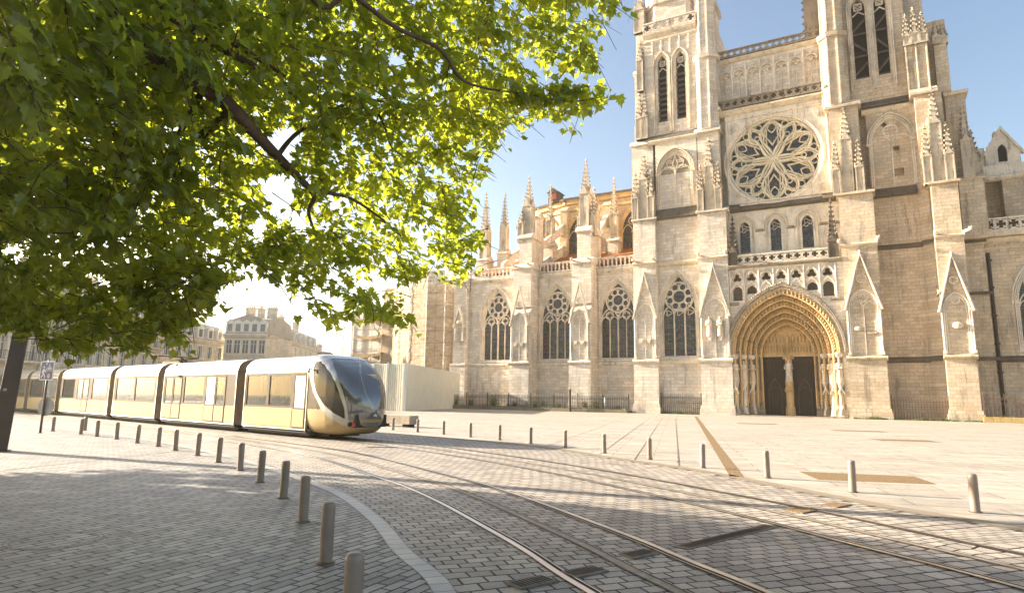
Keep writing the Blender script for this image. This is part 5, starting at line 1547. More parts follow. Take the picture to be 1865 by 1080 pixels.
# --- scaffold wrapped in netting round the chevet
def netting():
    t = NT('debris_netting'); v = t.coord('UV')
    sp = t.n('ShaderNodeSeparateXYZ'); t.l(v, sp.inputs[0])
    b = t.brick(v, 2.4, 2.0, .05, 0, (1,1,1), (.9,.88,.85), (.55,.48,.40), 0, .3)
    n = t.noise(t.mapping(v, scale=(.5, 1.6, 1)), 1.3, 6, .7)
    c = t.mix(1.0, t.ramp(n, [(.3, (.42,.31,.20)), (.55, (.62,.51,.38)), (.72, (.78,.71,.60))]), b.outputs['Color'], 'MULTIPLY')
    m = t.done(c, .85, t.bump(n, .15, .8), .1)
    tr = t.n('ShaderNodeBsdfTranslucent'); t.l(c, tr.inputs[0])
    mx = t.n('ShaderNodeMixShader'); mx.inputs[0].default_value = .35
    tp = t.n('ShaderNodeBsdfTransparent'); m2 = t.n('ShaderNodeMixShader'); 
    wv = t.n('ShaderNodeTexNoise'); wv.inputs['Scale'].default_value = 1.1; t.l(v, wv.inputs['Vector'])
    rr = t.n('ShaderNodeMapRange'); rr.inputs[1].default_value = .45; rr.inputs[2].default_value = .75; rr.inputs[3].default_value = .06; rr.inputs[4].default_value = .4; t.l(wv.outputs['Fac'], rr.inputs[0])
    t.l(t.b.outputs[0], mx.inputs[1]); t.l(tr.outputs[0], mx.inputs[2]); t.l(rr.outputs[0], m2.inputs[0]); t.l(mx.outputs[0], m2.inputs[1]); t.l(tp.outputs[0], m2.inputs[2]); t.l(m2.outputs[0], t.out.inputs[0])
    return m
M['net'] = netting()
M['pole'] = simple('scaffold_tube', (.30,.24,.18), .5, .5, var=.2)
M['plank'] = simple('scaffold_plank', (.36,.22,.09), .8, var=.4, sc=1.5)
sc_ = empty('scaffolding', fw(-60, 2), -CAZ, 'tall scaffolding wrapped in beige netting round the end of the cathedral', 'scaffolding')
# plan of the wrapped faces in the cathedral frame, from the right end round the chevet to the left
SP = [(-56.6, 3.0), (-57.6, -1.0), (-60.6, -1.4), (-64.6, -.4), (-69.0, 2.4), (-74.6, 6.6)]
def loc(u, w, z=0): return Vector((u+60, w-2, z))
pm = random.Random(11)
for k in range(len(SP)-1):
    a, b = SP[k], SP[k+1]; L = math.hypot(b[0]-a[0], b[1]-a[1]); ztop = 21.6 if k < 4 else 20.5
    nx = max(3, int(L/.6)); nz = 36
    mb = MB(); uv = []
    dx, dy = (b[0]-a[0])/L, (b[1]-a[1])/L; ox, oy = dy, -dx
    if oy > 0: ox, oy = -ox, -oy
    for j in range(nz+1):
        for i in range(nx+1):
            s = L*i/nx; z = ztop*j/nz
            bulge = .12*math.sin(PI*((z/2.0) % 1))*(.4+.6*pm.random())
            p = loc(a[0]+dx*s+ox*bulge, a[1]+dy*s+oy*bulge, z); mb.v.append(tuple(p)); uv.append((s+k*13, z))
    for j in range(nz):
        for i in range(nx): mb.f.append((j*(nx+1)+i, j*(nx+1)+i+1, (j+1)*(nx+1)+i+1, (j+1)*(nx+1)+i))
    o = mb.build('netting', M['net'], sc_, True, False); l = o.data.uv_layers.new(name='UVMap')
    for lp in o.data.loops: l.data[lp.index].uv = uv[lp.vertex_index]
    # white rope-laced seams at the panel ends
    mb = MB(); p0 = loc(*b); p1 = loc(b[0], b[1], ztop)
    q = Vector((ox, oy, 0))*.2; mb.tube([p0+q, p1+q], .07, 6)
    for i in range(20): mb.ball(p0.x+q.x*1.4, p0.y+q.y*1.4, .6+i*1.02, .16, .16, .13, 6, 4)
    mb.build('lacing', M['hoardpost'], sc_)
    mb = MB()
    for i in range(int(L/2.2)+1):
        s = min(L, i*2.2); p = loc(a[0]+dx*s-ox*.35, a[1]+dy*s-oy*.35); mb.tube([p, p+Vector((0,0,ztop+.8))], .045, 5)
    for j in range(1, 11):
        p = loc(a[0]-ox*.35, a[1]-oy*.35, j*2.0); p2 = loc(b[0]-ox*.35, b[1]-oy*.35, j*2.0); mb.tube([p, p2], .04, 5)
    mb.build('tubes', M['pole'], sc_)
mb = MB()
mb.box(-16, 3.0, 4.2, 16, 0, 21); sb = mb.build('wrapped_wall', M['goldwall'], sc_)
# the open, lower bay on the left with braces and plank decks
ob_ = empty('scaffold_tower', fw(-78.2, 5), -CAZ, 'open scaffold tower with diagonal braces and plank decks, left of the wrapped scaffolding', 'scaffolding')
mb = MB()
X = [-5.6, -1.0]
for x in (-6.2, -3.6, -3.4, .6, 3.0):
    for y in (0, 2.2): mb.tube([(x, y, 0), (x, y, 18)], .06, 6)
for z in range(2, 18, 2):
    for y in (0, 2.2): mb.tube([(-6.2, y, z), (3.0, y, z)], .045, 5)
for z in range(4, 18, 2): mb.tube([(-6.2, 0, z-2), (-3.6, 0, z)], .05, 5); mb.tube([(.6, 0, z), (-3.4, 0, z-2)], .04, 5); mb.tube([(.6, 0, z-2), (3.0, 0, z)], .04, 5)
mb.build('tubes', M['pole'], ob_)
for z in (6.3, 9.4, 12.6, 15.7):
    mb = MB(); n = 14
    vs = []; 
    for i in range(n+1):
        x = -3.3+6.2*i/n; s = .35*math.sin(PI*i/n)+.12*pm.random(); vs.append((x, s))
    mb.add([(x, -.05, z-s) for x, s in vs]+[(x, 2.3, z-s) for x, s in vs]+[(x, -.06, z-s-.45-.25*pm.random()) for x, s in vs], [(i, i+1, n+2+i, n+1+i) for i in range(n)]+[(i, i+1, 2*n+3+i, 2*n+2+i) for i in range(n)])
    mb.build('deck', M['plank'], ob_)
mb = MB(); mb.add([(-6.2, 2.3, 0), (3.2, 2.3, 0), (3.2, 2.3, 17.5), (-6.2, 2.3, 17.5)], [(0,1,2,3)]); o = mb.build('sheet', M['hoardpost'], ob_)

# ------------------------------------------------------------------ houses across the street, far left
M['hwall'] = stone('house_limestone', (.82,.74,.61), .9, .45, True, .25, .8)
M['hroof'] = simple('house_slate', (.36,.32,.27), .7, var=.2, sc=.6)
M['hglass'] = simple('house_window_glass', (.10,.12,.14), .12, 0, .6, .2, .4)
M['hframe'] = simple('house_white_frames', (.70,.67,.60), .6, var=.05)
M['hshut'] = simple('house_grey_shutters', (.36,.33,.28), .7, var=.1)
M['balc'] = simple('house_balcony_iron', (.06,.05,.045), .6, .2)
M['redtile'] = stone('house_red_tiles', (.36,.20,.11), .3, .3, True, .4)
def house(p0, p1, floors, bays, label, roof='mansard', depth=11, zbase=0, fh=3.6, dorm=True, balcony=(), chim=2, wmat='hwall', ground=4.4, skip=0):
    """front face runs from p0 to p1 as seen from the plaza; local x along the face, y away"""
    p0 = Vector((*p0, 0)); p1 = Vector((*p1, 0)); L = (p1-p0).length; d = (p1-p0)/L
    e = empty('house', p0, math.atan2(d.y, d.x), label, 'house')
    H = ground+fh*floors
    holes = []; spots = []
    bw = L/bays
    for f in range(floors+1):
        for b in range(bays):
            c = bw*(b+.5); z0 = (.4 if f == 0 else ground+fh*(f-1)+.55); hh = (3.0 if f == 0 else fh-1.25)
            holes.append([(c-.58, z0), (c+.58, z0), (c+.58, z0+hh), (c-.58, z0+hh)]); spots.append((c, z0, hh, f))
    mb = MB(); mb.wall([(0, 0), (L, 0), (L, H), (0, H)], holes, 0, .3)
    mb.add([(0,0,0),(0,depth,0),(0,depth,H),(0,0,H)], [(0,1,2,3)]); mb.add([(L,0,0),(L,depth,0),(L,depth,H),(L,0,H)], [(0,1,2,3)]); mb.add([(0,depth,0),(L,depth,0),(L,depth,H),(0,depth,H)], [(0,1,2,3)])
    for f in range(1, floors+1): mb.box(0, L, -.12, 0, ground+fh*(f-1)-.05, ground+fh*(f-1)+.22)
    mb.prismx([(-.45, H-.1), (-.55, H+.05), (-.55, H+.25), (0, H+.35), (0, H-.45), (-.15, H-.4)], -.2, L+.2)
    mb.build('wall', M[wmat], e)
    # one window mesh per size, copied for every opening
    protos = {}
    for c, z0, hh, f in spots:
        if f == 0: continue
        if hh not in protos:
            fr = MB(); fr.box(-.58, -.49, .2, .3, 0, hh); fr.box(.49, .58, .2, .3, 0, hh); fr.box(-.05, .05, .19, .29, 0, hh); fr.box(-.49, .49, .21, .29, hh-.1, hh); fr.box(-.49, .49, .2, .29, hh*.66, hh*.66+.06)
            fr.box(-.75, .75, -.1, .02, -.16, -.02); fr.box(-.74, -.60, -.05, .01, 0, hh); fr.box(.60, .74, -.05, .01, 0, hh); fr.box(-.78, .78, -.1, .01, hh+.02, hh+.22)
            w = fr.build('window', M['hframe'], e); gl = MB(); gl.add([(-.5,.26,0),(.5,.26,0),(.5,.26,hh),(-.5,.26,hh)], [(0,1,2,3)]); g_ = gl.build('pane', M['hglass'], w)
            protos[hh] = (w, g_); w.location = (c, 0, z0)
        else:
            w = protos[hh][0].copy(); col.objects.link(w); w.parent = e; g_ = protos[hh][1].copy(); col.objects.link(g_); g_.parent = w; w.location = (c, 0, z0)
    for f in balcony:
        z = ground+fh*(f-1)+.35; bb = MB(); bb.box(.3, L-.3, -.95, 0, z-.18, z); o_ = bb.build('balcony', M[wmat], e)
        rr = MB(); rr.box(.3, L-.3, -.93, -.89, z+.92, z+.97); rr.box(.3, L-.3, -.92, -.9, z+.1, z+.14)
        for i in range(int(L/.28)): rr.box(.35+i*.28, .375+i*.28, -.92, -.90, z, z+.93)
        rr.build('railing', M['balc'], o_)
    r = MB()
    if roof == 'mansard':
        r.prismx([(-.1, H+.3), (1.1, H+3.0), (depth/2, H+3.9), (depth-1.1, H+3.0), (depth+.1, H+.3)], -.05, L+.05)
    else:
        r.prismx([(-.6, H+.3), (depth/2, H+2.6), (depth+.6, H+.3)], -.2, L+.2)
    ro = r.build('roof', M['hroof' if roof == 'mansard' else 'redtile'], e)
    if dorm and roof == 'mansard':
        for b in range(bays):
            c = bw*(b+.5); dm = MB(); dm.box(c-.72, c+.72, .05, 1.6, H+.4, H+2.3); dm.prism([(c-.9, H+2.3), (c+.9, H+2.3), (c, H+2.8)], -.05, 1.7)
            do = dm.build('dormer', M['hframe'], e); q = MB(); q.box(c-.42, c+.42, .03, .06, H+.75, H+2.05); q.build('pane', M['hglass'], do)
    for i in range(chim):
        x = L*(i+.5)/chim + .8*math.sin(i*2.7); cm = MB(); top = H+(5.4 if roof == 'mansard' else 4.0)
        cm.box(x-.8, x+.8, depth*.42, depth*.42+.9, H+2, top); cm.box(x-.9, x+.9, depth*.42-.1, depth*.42+1.0, top, top+.2)
        for k in range(4): cm.ngon(x-.6+.4*k, depth*.42+.45, top+.2, .13, top+.75, .11, 8)
        cm.build('chimney', M['hwall'], ro)
    return e
def gpd(px, dist, pyref=700):
    d = ray(px, pyref); d.z = 0; d.normalize(); p = d*dist; return (p.x, p.y)
# far corner block beyond the tram: two faces meeting near px 470
c0 = gpd(478, 118)
house(gpd(402, 121), c0, 2, 5, 'hazy corner house with mansard roof and dormers, its left front, beyond the tram', fh=3.6, chim=2, depth=12)
c1 = gpd(574, 152); cv = Vector((c1[0]-c0[0], c1[1]-c0[1])).normalized()
house((c0[0]+cv.x*.8, c0[1]+cv.y*.8), c1, 2, 9, 'hazy long mansard-roofed house front running away behind the tram nose', fh=3.6, chim=3, depth=7, ground=4.4)
house(gpd(576, 165), gpd(622, 170), 2, 4, 'low house with red tiled roof far behind the tram nose', 'gable', fh=3.3, chim=1, ground=3.6, dorm=False)
house(gpd(286, 112), gpd(402, 124), 2, 6, 'pale house with dormers behind the tram middle, right of the balconied house', fh=3.3, chim=3, depth=11, ground=3.6)
house(gpd(184, 100), gpd(284, 111), 2, 5, 'house with a long iron balcony seen above the tram roof', fh=3.6, balcony=(2,), chim=2, ground=4.2)
house(gpd(66, 90), gpd(182, 99), 2, 6, 'house with tall windows half hidden by the lowest leaves', fh=3.7, balcony=(2,), chim=2, ground=4.4)
house(gpd(-140, 78), gpd(62, 89), 2, 9, 'grey-roofed house with balconies at the left edge of the photo, behind the mast', fh=3.7, balcony=(1, 2), chim=3, ground=4.4)
# ------------------------------------------------------------------ the tram
TO = Vector((-10.9, 28.8, 0)); TH = Vector((.768, -.641, 0)).normalized()
tram = empty('tram', TO, math.atan2(TH.y, TH.x), 'long low cream and bronze tram with a rounded glass nose, crossing the square', 'tram')
def paint(name, c, rough=.3, metal=0.0, coat=.5, var=.05):
    m = simple(name, c, rough, metal, .12, var, 1.2); b = [n for n in m.node_tree.nodes if n.type == 'BSDF_PRINCIPLED'][0]
    b.inputs['Coat Weight'].default_value = coat; b.inputs['Coat Roughness'].default_value = .08
    return m
M['cream'] = paint('tram_cream_paint', (.37,.275,.135), .55, coat=.0)
M['troof'] = paint('tram_white_roof', (.43,.40,.34), .4)
M['bronze'] = paint('tram_bronze_band', (.085,.055,.026), .6, .0, coat=.0)
M['silver'] = paint('tram_silver_frame', (.42,.42,.40), .25, .7)
M['bellow'] = simple('tram_bellows', (.17,.125,.08), .8, var=.3, sc=4)
M['tdark'] = simple('tram_underside', (.025,.022,.02), .8)
M['tfloor'] = simple('tram_interior', (.34,.31,.27), .7)
M['seatblue'] = simple('tram_seat_fabric', (.10,.12,.16), .9)
def tint(name, c, tr=.6, rough=.02, ior=1.5):
    t = NT(name); t.t.nodes.remove(t.b)
    g = t.n('ShaderNodeBsdfGlossy'); g.inputs['Roughness'].default_value = rough; g.inputs['Color'].default_value = (.95,.95,.95,1)
    p = t.n('ShaderNodeBsdfTransparent'); p.inputs['Color'].default_value = (*c, 1)
    d = t.n('ShaderNodeBsdfDiffuse'); d.inputs['Color'].default_value = (c[0]*.25, c[1]*.25, c[2]*.25, 1)
    m1 = t.n('ShaderNodeMixShader'); m1.inputs[0].default_value = tr; t.l(d.outputs[0], m1.inputs[1]); t.l(p.outputs[0], m1.inputs[2])
    f = t.n('ShaderNodeFresnel'); f.inputs['IOR'].default_value = ior
    m2 = t.n('ShaderNodeMixShader'); t.l(f.outputs[0], m2.inputs[0]); t.l(m1.outputs[0], m2.inputs[1]); t.l(g.outputs[0], m2.inputs[2]); t.l(m2.outputs[0], t.out.inputs[0])
    return t.m
M['tglass'] = tint('tram_window_glass', (.30,.33,.29), .8, .02, 1.4)
M['tglassd'] = tint('tram_bronze_glass', (.34,.25,.14), .7)
M['shield'] = tint('tram_windscreen', (.62,.64,.64), .5, .02, 2.3)
HW = 1.2
def module(x0, x1, feats, front=False):
    """feats: list of (kind, a, b); kinds win, door1, door2"""
    B = MB(); R_ = 'tram'
    body = MB()
    for s in (-1, 1):
        y = s*HW
        pl = [[(a, 1.2), (b, 1.2), (b, 2.40), (a, 2.40)] for k, a, b in feats if k == 'win']
        dl = [[(a, .36), (b, .36), (b, 2.44), (a, 2.44)] for k, a, b in feats if k != 'win']
        w = MB(); w.wall([(x0, 1.12), (x1, 1.12), (x1, 2.5), (x0, 2.5)], pl+[[(a, 1.125), (b, 1.125), (b, 2.44), (a, 2.44)] for k, a, b in feats if k != 'win'], y, -s*.07)
        o = w.build('window_band', M['bronze'], tram)
        lo = MB(); edges = sorted([(a, b) for k, a, b in feats if k != 'win']); c = x0
        for a, b in edges+[(x1, x1)]:
            if a-c > .02:
                lo = MB()
                lo.box(c, a, min(y, y-s*.06), max(y, y-s*.06), .34, 1.118)
                lo.box(c+.04, a-.04, min(y, y+s*.012), max(y, y+s*.012), .40, 1.06)
                lo.build('lower_panel', M['cream'], tram)
            c = b
        for k, a, b in feats:
            if k == 'win':
                g = MB(); yy = y-s*.03; g.add([(a, yy, 1.2), (b, yy, 1.2), (b, yy, 2.4), (a, yy, 2.4)], [(0,1,2,3)])
                g.build('window', M['tglass'], tram)
            else:
                n = 2 if k == 'door2' else 1; L = (b-a)/n
                for i in range(n):
                    xa, xb = a+L*i+.012, a+L*(i+1)-.012
                    d = MB(); fr = .08
                    d.wall([(xa, .36), (xb, .36), (xb, 2.43), (xa, 2.43)], [[(xa+fr, 1.15), (xb-fr, 1.15), (xb-fr, 2.36), (xa+fr, 2.36)]], y+s*.02, -s*.05, -s*.05)
                    do = d.build('door', M['cream'] if False else M['bronze'], tram)
                    q = MB(); q.box(xa+.03, xb-.03, min(y+s*.021, y+s*.03), max(y+s*.021, y+s*.03), .42, 1.08); q.build('kick_panel', M['cream'], do)
                    g = MB(); yy = y; g.add([(xa+fr, yy, 1.15), (xb-fr, yy, 1.15), (xb-fr, yy, 2.36), (xa+fr, yy, 2.36)], [(0,1,2,3)]); g.build('glass', M['tglass'], do)
        # bright waist and cantrail strips
        st = MB(); st.box(x0, x1, min(y, y+s*.014), max(y, y+s*.014), 2.5, 2.56); st.box(x0, x1, min(y, y+s*.01), max(y, y+s*.01), .30, .345)
        st.box(x0, x0+.05, min(y, y+s*.016), max(y, y+s*.016), .34, 2.5); st.box(x1-.05, x1, min(y, y+s*.016), max(y, y+s*.016), .34, 2.5)
        st.build('trim_strip', M['silver'], tram)
    prof = [(-HW, 2.56), (-HW*.995, 2.70), (-HW*.95, 2.86), (-HW*.84, 3.02), (-HW*.66, 3.14), (-HW*.35, 3.20), (0, 3.22)]
    prof = prof + [(-p[0], p[1]) for p in reversed(prof[:-1])]
    r = MB(); r.prismx(prof, x0, x1); r.build('roof', M['troof'], tram, False)
    gl = MB(); 
    for s in (-1, 1): gl.box(x0+.02, x1-.02, min(s*HW, s*(HW+.006)), max(s*HW, s*(HW+.006)), 2.685, 2.70)
    gl.build('gutter', M['bronze'], tram)
    f = MB(); f.box(x0, x1, -HW+.1, HW-.1, .24, .36); f.box(x0+.02, x1-.02, -HW+.08, HW-.08, 2.46, 2.52); f.box(x0, x0+.04, -HW+.08, -.5, .36, 2.46); f.box(x0, x0+.04, .5, HW-.08, .36, 2.46)
    f.build('interior_floor', M['tfloor'], tram)
    u = MB(); u.box(x0+.1, x1-.1, -HW+.25, HW-.25, .08, .25); u.box(x0, x1, -HW+.05, HW-.05, .2, .31); u.build('underframe', M['tdark'], tram)
    # seats
    for k, a, b in feats:
        if k == 'win':
            for sx in (-1, 1):
                for t in (.25, .75):
                    x = a+(b-a)*t; q = MB(); q.box(x-.22, x+.22, sx*.95-.22, sx*.95+.2, .72, .80); q.box(x-.24, x-.17, sx*.95-.22, sx*.95+.2, .78, 1.35); q.tube([(x-.2, sx*.95, .36), (x-.2, sx*.95, .74)], .04, 6); q.build('seat', M['seatblue'], tram)
    p = MB()
    for k, a, b in feats:
        if k != 'win':
            for sx in (-.75, .75): p.tube([((a+b)/2, sx, .36), ((a+b)/2, sx, 2.46)], .018, 6)
    if p.v: p.build('grab_pole', M['silver'], tram)
module(.25, 5.05, [('win', .42, 2.08), ('win', 2.25, 3.88), ('door1', 4.08, 4.96)])
module(-8.1, -.5, [('door2', -7.9, -5.95), ('win', -5.7, -3.62), ('door2', -3.4, -1.45)])
module(-14.9, -8.9, [('win', -14.55, -12.0), ('win', -11.8, -9.25)])
module(-24.6, -15.7, [('win', -24.3, -21.9), ('door2', -21.3, -19.2), ('win', -18.6, -16.1)])
module(-32.1, -25.5, [('win', -31.8, -28.9), ('win', -28.6, -25.8)])
module(-40.6, -33.0, [('win', -40.3, -38.2), ('door2', -37.8, -35.8), ('win', -35.4, -33.3)])
module(-48.4, -41.4, [('win', -48.0, -45.2), ('win', -44.9, -41.8)])
def bellows(x0, x1):
    pr0 = [(-HW, .34), (-HW, 2.6), (-HW*.93, 2.88), (-HW*.8, 3.04), (-HW*.5, 3.14), (0, 3.17)]
    pr0 = pr0 + [(-p[0], p[1]) for p in reversed(pr0[:-1])]
    mb = MB(); n = 7; N = len(pr0); vs = []
    for i in range(2*n+1):
        x = x0+(x1-x0)*i/(2*n); k = 1.0 if i % 2 == 0 else .94
        vs += [(x, p[0]*k, .34+(p[1]-.34)*(1 if i % 2 == 0 else .975)) for p in pr0]
    mb.add(vs, [(i*N+j, i*N+j+1, (i+1)*N+j+1, (i+1)*N+j) for i in range(2*n) for j in range(N-1)])
    mb.build('bellows', M['bellow'], tram)
for a, b in ((-.5, .25), (-8.9, -8.1), (-15.7, -14.9), (-25.5, -24.6), (-33.0, -32.1), (-41.4, -40.6)): bellows(a, b)
# --- rounded cab nose, one lofted surface cut into body, frame and glass
def interp(x, tab):
    for (a, b), (c, d) in zip(tab[:-1], tab[1:]):
        if x <= c: t = (x-a)/(c-a); t = max(0, min(1, t)); return b+(d-b)*t
    return tab[-1][1]
S0, S1 = 5.05, 8.20
ZT = [(5.05, 3.22), (5.6, 3.17), (6.0, 3.05), (6.4, 2.90), (6.8, 2.72), (7.2, 2.50), (7.5, 2.28), (7.75, 2.06), (7.95, 1.83), (8.08, 1.62), (8.16, 1.40), (8.2, 1.14)]
ZB = [(5.05, .30), (5.4, .20), (6.5, .18), (7.2, .22), (7.6, .32), (7.85, .45), (8.02, .64), (8.14, .82), (8.19, .98), (8.2, 1.10)]
WW = [(5.05, 1.2), (5.8, 1.2), (6.4, 1.165), (6.9, 1.09), (7.3, .98), (7.6, .85), (7.85, .68), (8.02, .50), (8.12, .33), (8.18, .17), (8.2, .03)]
def smooth_tab(tab, n=200):
    xs = [tab[0][0]+(tab[-1][0]-tab[0][0])*i/n for i in range(n+1)]; ys = [interp(x, tab) for x in xs]
    for _ in range(12): ys = [ys[0]]+[(ys[i-1]+2*ys[i]+ys[i+1])/4 for i in range(1, n)]+[ys[-1]]
    return list(zip(xs, ys))
ZT, ZB, WW = smooth_tab(ZT), smooth_tab(ZB), smooth_tab(WW)
KS, KA = 150, 240
P_ = []
for i in range(KS+1):
    u_ = i/KS; s = S0+(S1-S0)*(.45*u_+.55*math.sin(u_*PI/2)) if i < KS else S1
    zt, zb, w = interp(s, ZT), interp(s, ZB), interp(s, WW); zc = zb+(zt-zb)*.5; f = (i/KS)
    dense = []
    for j in range(1201):
        a = -PI/2+2*PI*j/1200; c_, n_ = math.cos(a), math.sin(a)
        pe = .36+.42*f**1.5
        y = w*math.copysign(abs(c_)**(pe*.8), c_); z = zc+(zt-zb)/2*math.copysign(abs(n_)**pe, n_)
        dense.append(Vector((s, y, z)))
    cum = [0.0]
    for q0, q1 in zip(dense[:-1], dense[1:]): cum.append(cum[-1]+(q1-q0).length)
    row = []; k = 0
    for j in range(KA+1):
        tl_ = cum[-1]*j/KA
        while k < 1199 and cum[k+1] < tl_: k += 1
        dl_ = cum[k+1]-cum[k]; row.append(dense[k].lerp(dense[k+1], max(0, min(1, (tl_-cum[k])/dl_ if dl_ > 1e-9 else 0))))
    P_.append(row)
def inpoly(x, y, poly):
    c = False; n = len(poly)
    for i in range(n):
        (x1, y1), (x2, y2) = poly[i], poly[i-1]
        if (y1 > y) != (y2 > y) and x < (x2-x1)*(y-y1)/(y2-y1)+x1: c = not c
    return c
SIDEWIN = [(5.46,2.90),(5.42,2.7),(5.46,2.45),(5.56,2.1),(5.78,1.75),(6.3,1.32),(6.9,1.02),(7.48,.80),(7.47,.95),(7.42,1.2),(7.17,1.75),(6.88,2.15),(6.6,2.42),(6.1,2.76),(5.75,2.9)]
RING = [(5.18,3.3),(5.13,2.9),(5.10,2.55),(5.22,2.25),(5.55,1.75),(6.2,1.1),(6.8,.78),(7.55,.52),(8.3,.50),(8.3,.66),(7.85,.66),(7.6,.75),(7.6,1.2),(7.42,1.7),(7.15,2.15),(6.85,2.5),(6.4,2.86),(6.0,3.3)]
def region(p):
    if inpoly(p.x, p.z, SIDEWIN) and abs(p.y) > .4: return 'side'
    fz = interp(p.z, [(.5, 8.3), (.66, 7.85), (.75, 7.62), (1.2, 7.56), (1.7, 7.38), (2.15, 7.1), (2.5, 6.8), (2.86, 6.35), (3.0, 6.05), (3.3, 5.9)])
    if p.x > fz and p.z > .80: return 'shield'
    if inpoly(p.x, p.z, RING): return 'ring'
    if p.z > 1.12 and p.z < 2.5 and p.x < 6.2: return 'panel'
    if p.z > 2.5 and p.x < 5.6: return 'roof'
    return 'body'
bags = {}
for i in range(KS):
    for j in range(KA):
        q = [P_[i][j], P_[i][j+1], P_[i+1][j+1], P_[i+1][j]]; c = (q[0]+q[1]+q[2]+q[3])/4
        bags.setdefault(region(c), []).append((i, j))
def patch(name, key, mat, off=0.0, parent=None):
    cells = bags.get(key, [])
    idx = {}; mb = MB()
    for i, j in cells:
        f = []
        for a, b in ((i, j), (i, j+1), (i+1, j+1), (i+1, j)):
            if (a, b) not in idx:
                idx[(a, b)] = len(mb.v); p = P_[a][b]
                n = (P_[min(a+1, KS)][b]-P_[max(a-1, 0)][b]).cross(P_[a][min(b+1, KA)]-P_[a][max(b-1, 0)])
                n = n.normalized() if n.length > 1e-9 else Vector((1, 0, 0))
                ctr = Vector((p.x-.5, 0, 1.6))
                if n.dot(p-ctr) < 0: n = -n
                mb.v.append(tuple(p+n*off))
            f.append(idx[(a, b)])
        mb.f.append(tuple(f))
    return mb.build(name, M[mat], parent or tram, True)
for row in P_:
    for p in row: p.x = S0+(p.x-S0)*.85
NX = lambda x: S0+(x-S0)*.85
patch('cab_body', 'body', 'cream'); bags['pl'] = [c for c in bags['panel'] if P_[c[0]][c[1]].y < 0]; bags['pr'] = [c for c in bags['panel'] if P_[c[0]][c[1]].y >= 0]
patch('cab_pillar', 'pl', 'bronze', .001); patch('cab_pillar', 'pr', 'bronze', .001); patch('cab_frame', 'ring', 'silver', .02)
bags['sl'] = [c for c in bags['side'] if P_[c[0]][c[1]].y < 0]; bags['sr'] = [c for c in bags['side'] if P_[c[0]][c[1]].y >= 0]
patch('cab_side_window', 'sr', 'tglassd', .006); patch('cab_side_window', 'sl', 'tglassd', .006); patch('windscreen', 'shield', 'shield', .008); patch('cab_roof', 'roof', 'troof', .001)
for s in (-1, 1):
    h = MB(); h.ball(NX(7.66), s*.80, .60, .10, .09, .085, 14, 8); o = h.build('headlight', M['tdark'], tram, True); h = MB(); h.ball(NX(7.80), s*.70, .60, .085, .07, .075, 14, 8); h.build('lens', M['signred'], o, True)
    w = MB(); w.tube([(NX(8.05), s*.10, 1.25), (NX(7.96), s*.34, 1.6), (NX(7.76), s*.52, 1.98)], .014, 6); w.build('wiper', M['tdark'], tram)
    m_ = MB(); m_.tube([(5.2, s*1.2, 2.62), (5.32, s*1.36, 2.60)], .03, 6); m_.ball(5.36, s*1.40, 2.56, .05, .06, .11, 10, 6); m_.build('camera_mirror', M['silver'], tram)
lg = MB(); lg.ball(NX(8.17), 0, .92, .04, .10, .07, 12, 6); lg.build('emblem_lamp', M['silver'], tram, True)
bm_ = MB(); bm_.box(5.0, 5.9, -.7, .7, .1, .24); bm_.box(-.4, .2, -1.1, 1.1, .3, .36); bm_.build('underframe', M['tdark'], tram)
cs = MB(); cs.box(6.2, 6.75, -.28, .28, .6, 1.0); cs.box(6.2, 6.3, -.26, .26, 1.0, 1.62); cs.build('driver_seat', M['tfloor'], tram)
db = MB(); db.box(7.1, 7.5, -.7, .7, .5, .95); db.box(5.06, 5.1, -1.1, 1.1, .36, 3.0); db.build('dashboard', M['tdark'], tram)
pg = MB()
for a, b in (((-9.4,-.5,3.3),(-8.2,.5,3.5)), ((-8.2,.5,3.5),(-10.4,-.2,3.62)), ((-10.4,-.7,3.62),(-10.4,.7,3.62)), ((-9.4,.5,3.3),(-8.2,-.5,3.5))): pg.tube([a, b], .035, 5)
pg.box(-10.2, -8.0, -.55, .55, 3.16, 3.3); pg.build('roof_equipment', M['bronze'], tram)

# ------------------------------------------------------------------ passengers behind the glass
M['skin'] = simple('skin', (.45,.27,.18), .55, var=.08)
HAIR = [simple('hair_dark', (.03,.02,.015), .7), simple('hair_brown', (.10,.055,.03), .7), simple('hair_grey', (.30,.29,.27), .7)]
def skin_mesh(name, pts, edges, radii, mat, parent, root=0):
    me = bpy.data.meshes.new(name); me.from_pydata(pts, edges, []); o = bpy.data.objects.new(name, me); col.objects.link(o); o.parent = parent
    sk = o.modifiers.new('skin', 'SKIN'); l = me.skin_vertices[0].data if me.skin_vertices else None
    if l is None:
        bm = bmesh.new(); bm.from_mesh(me); bm.verts.layers.skin.verify(); bm.to_mesh(me); bm.free(); l = me.skin_vertices[0].data
    for v, r in zip(l, radii): v.radius = (r, r); v.use_root = False
    l[root].use_root = True
    sb = o.modifiers.new('subdivision', 'SUBSURF'); sb.levels = 1; sb.render_levels = 1
    sk.use_smooth_shade = True
    me.materials.append(mat); return o
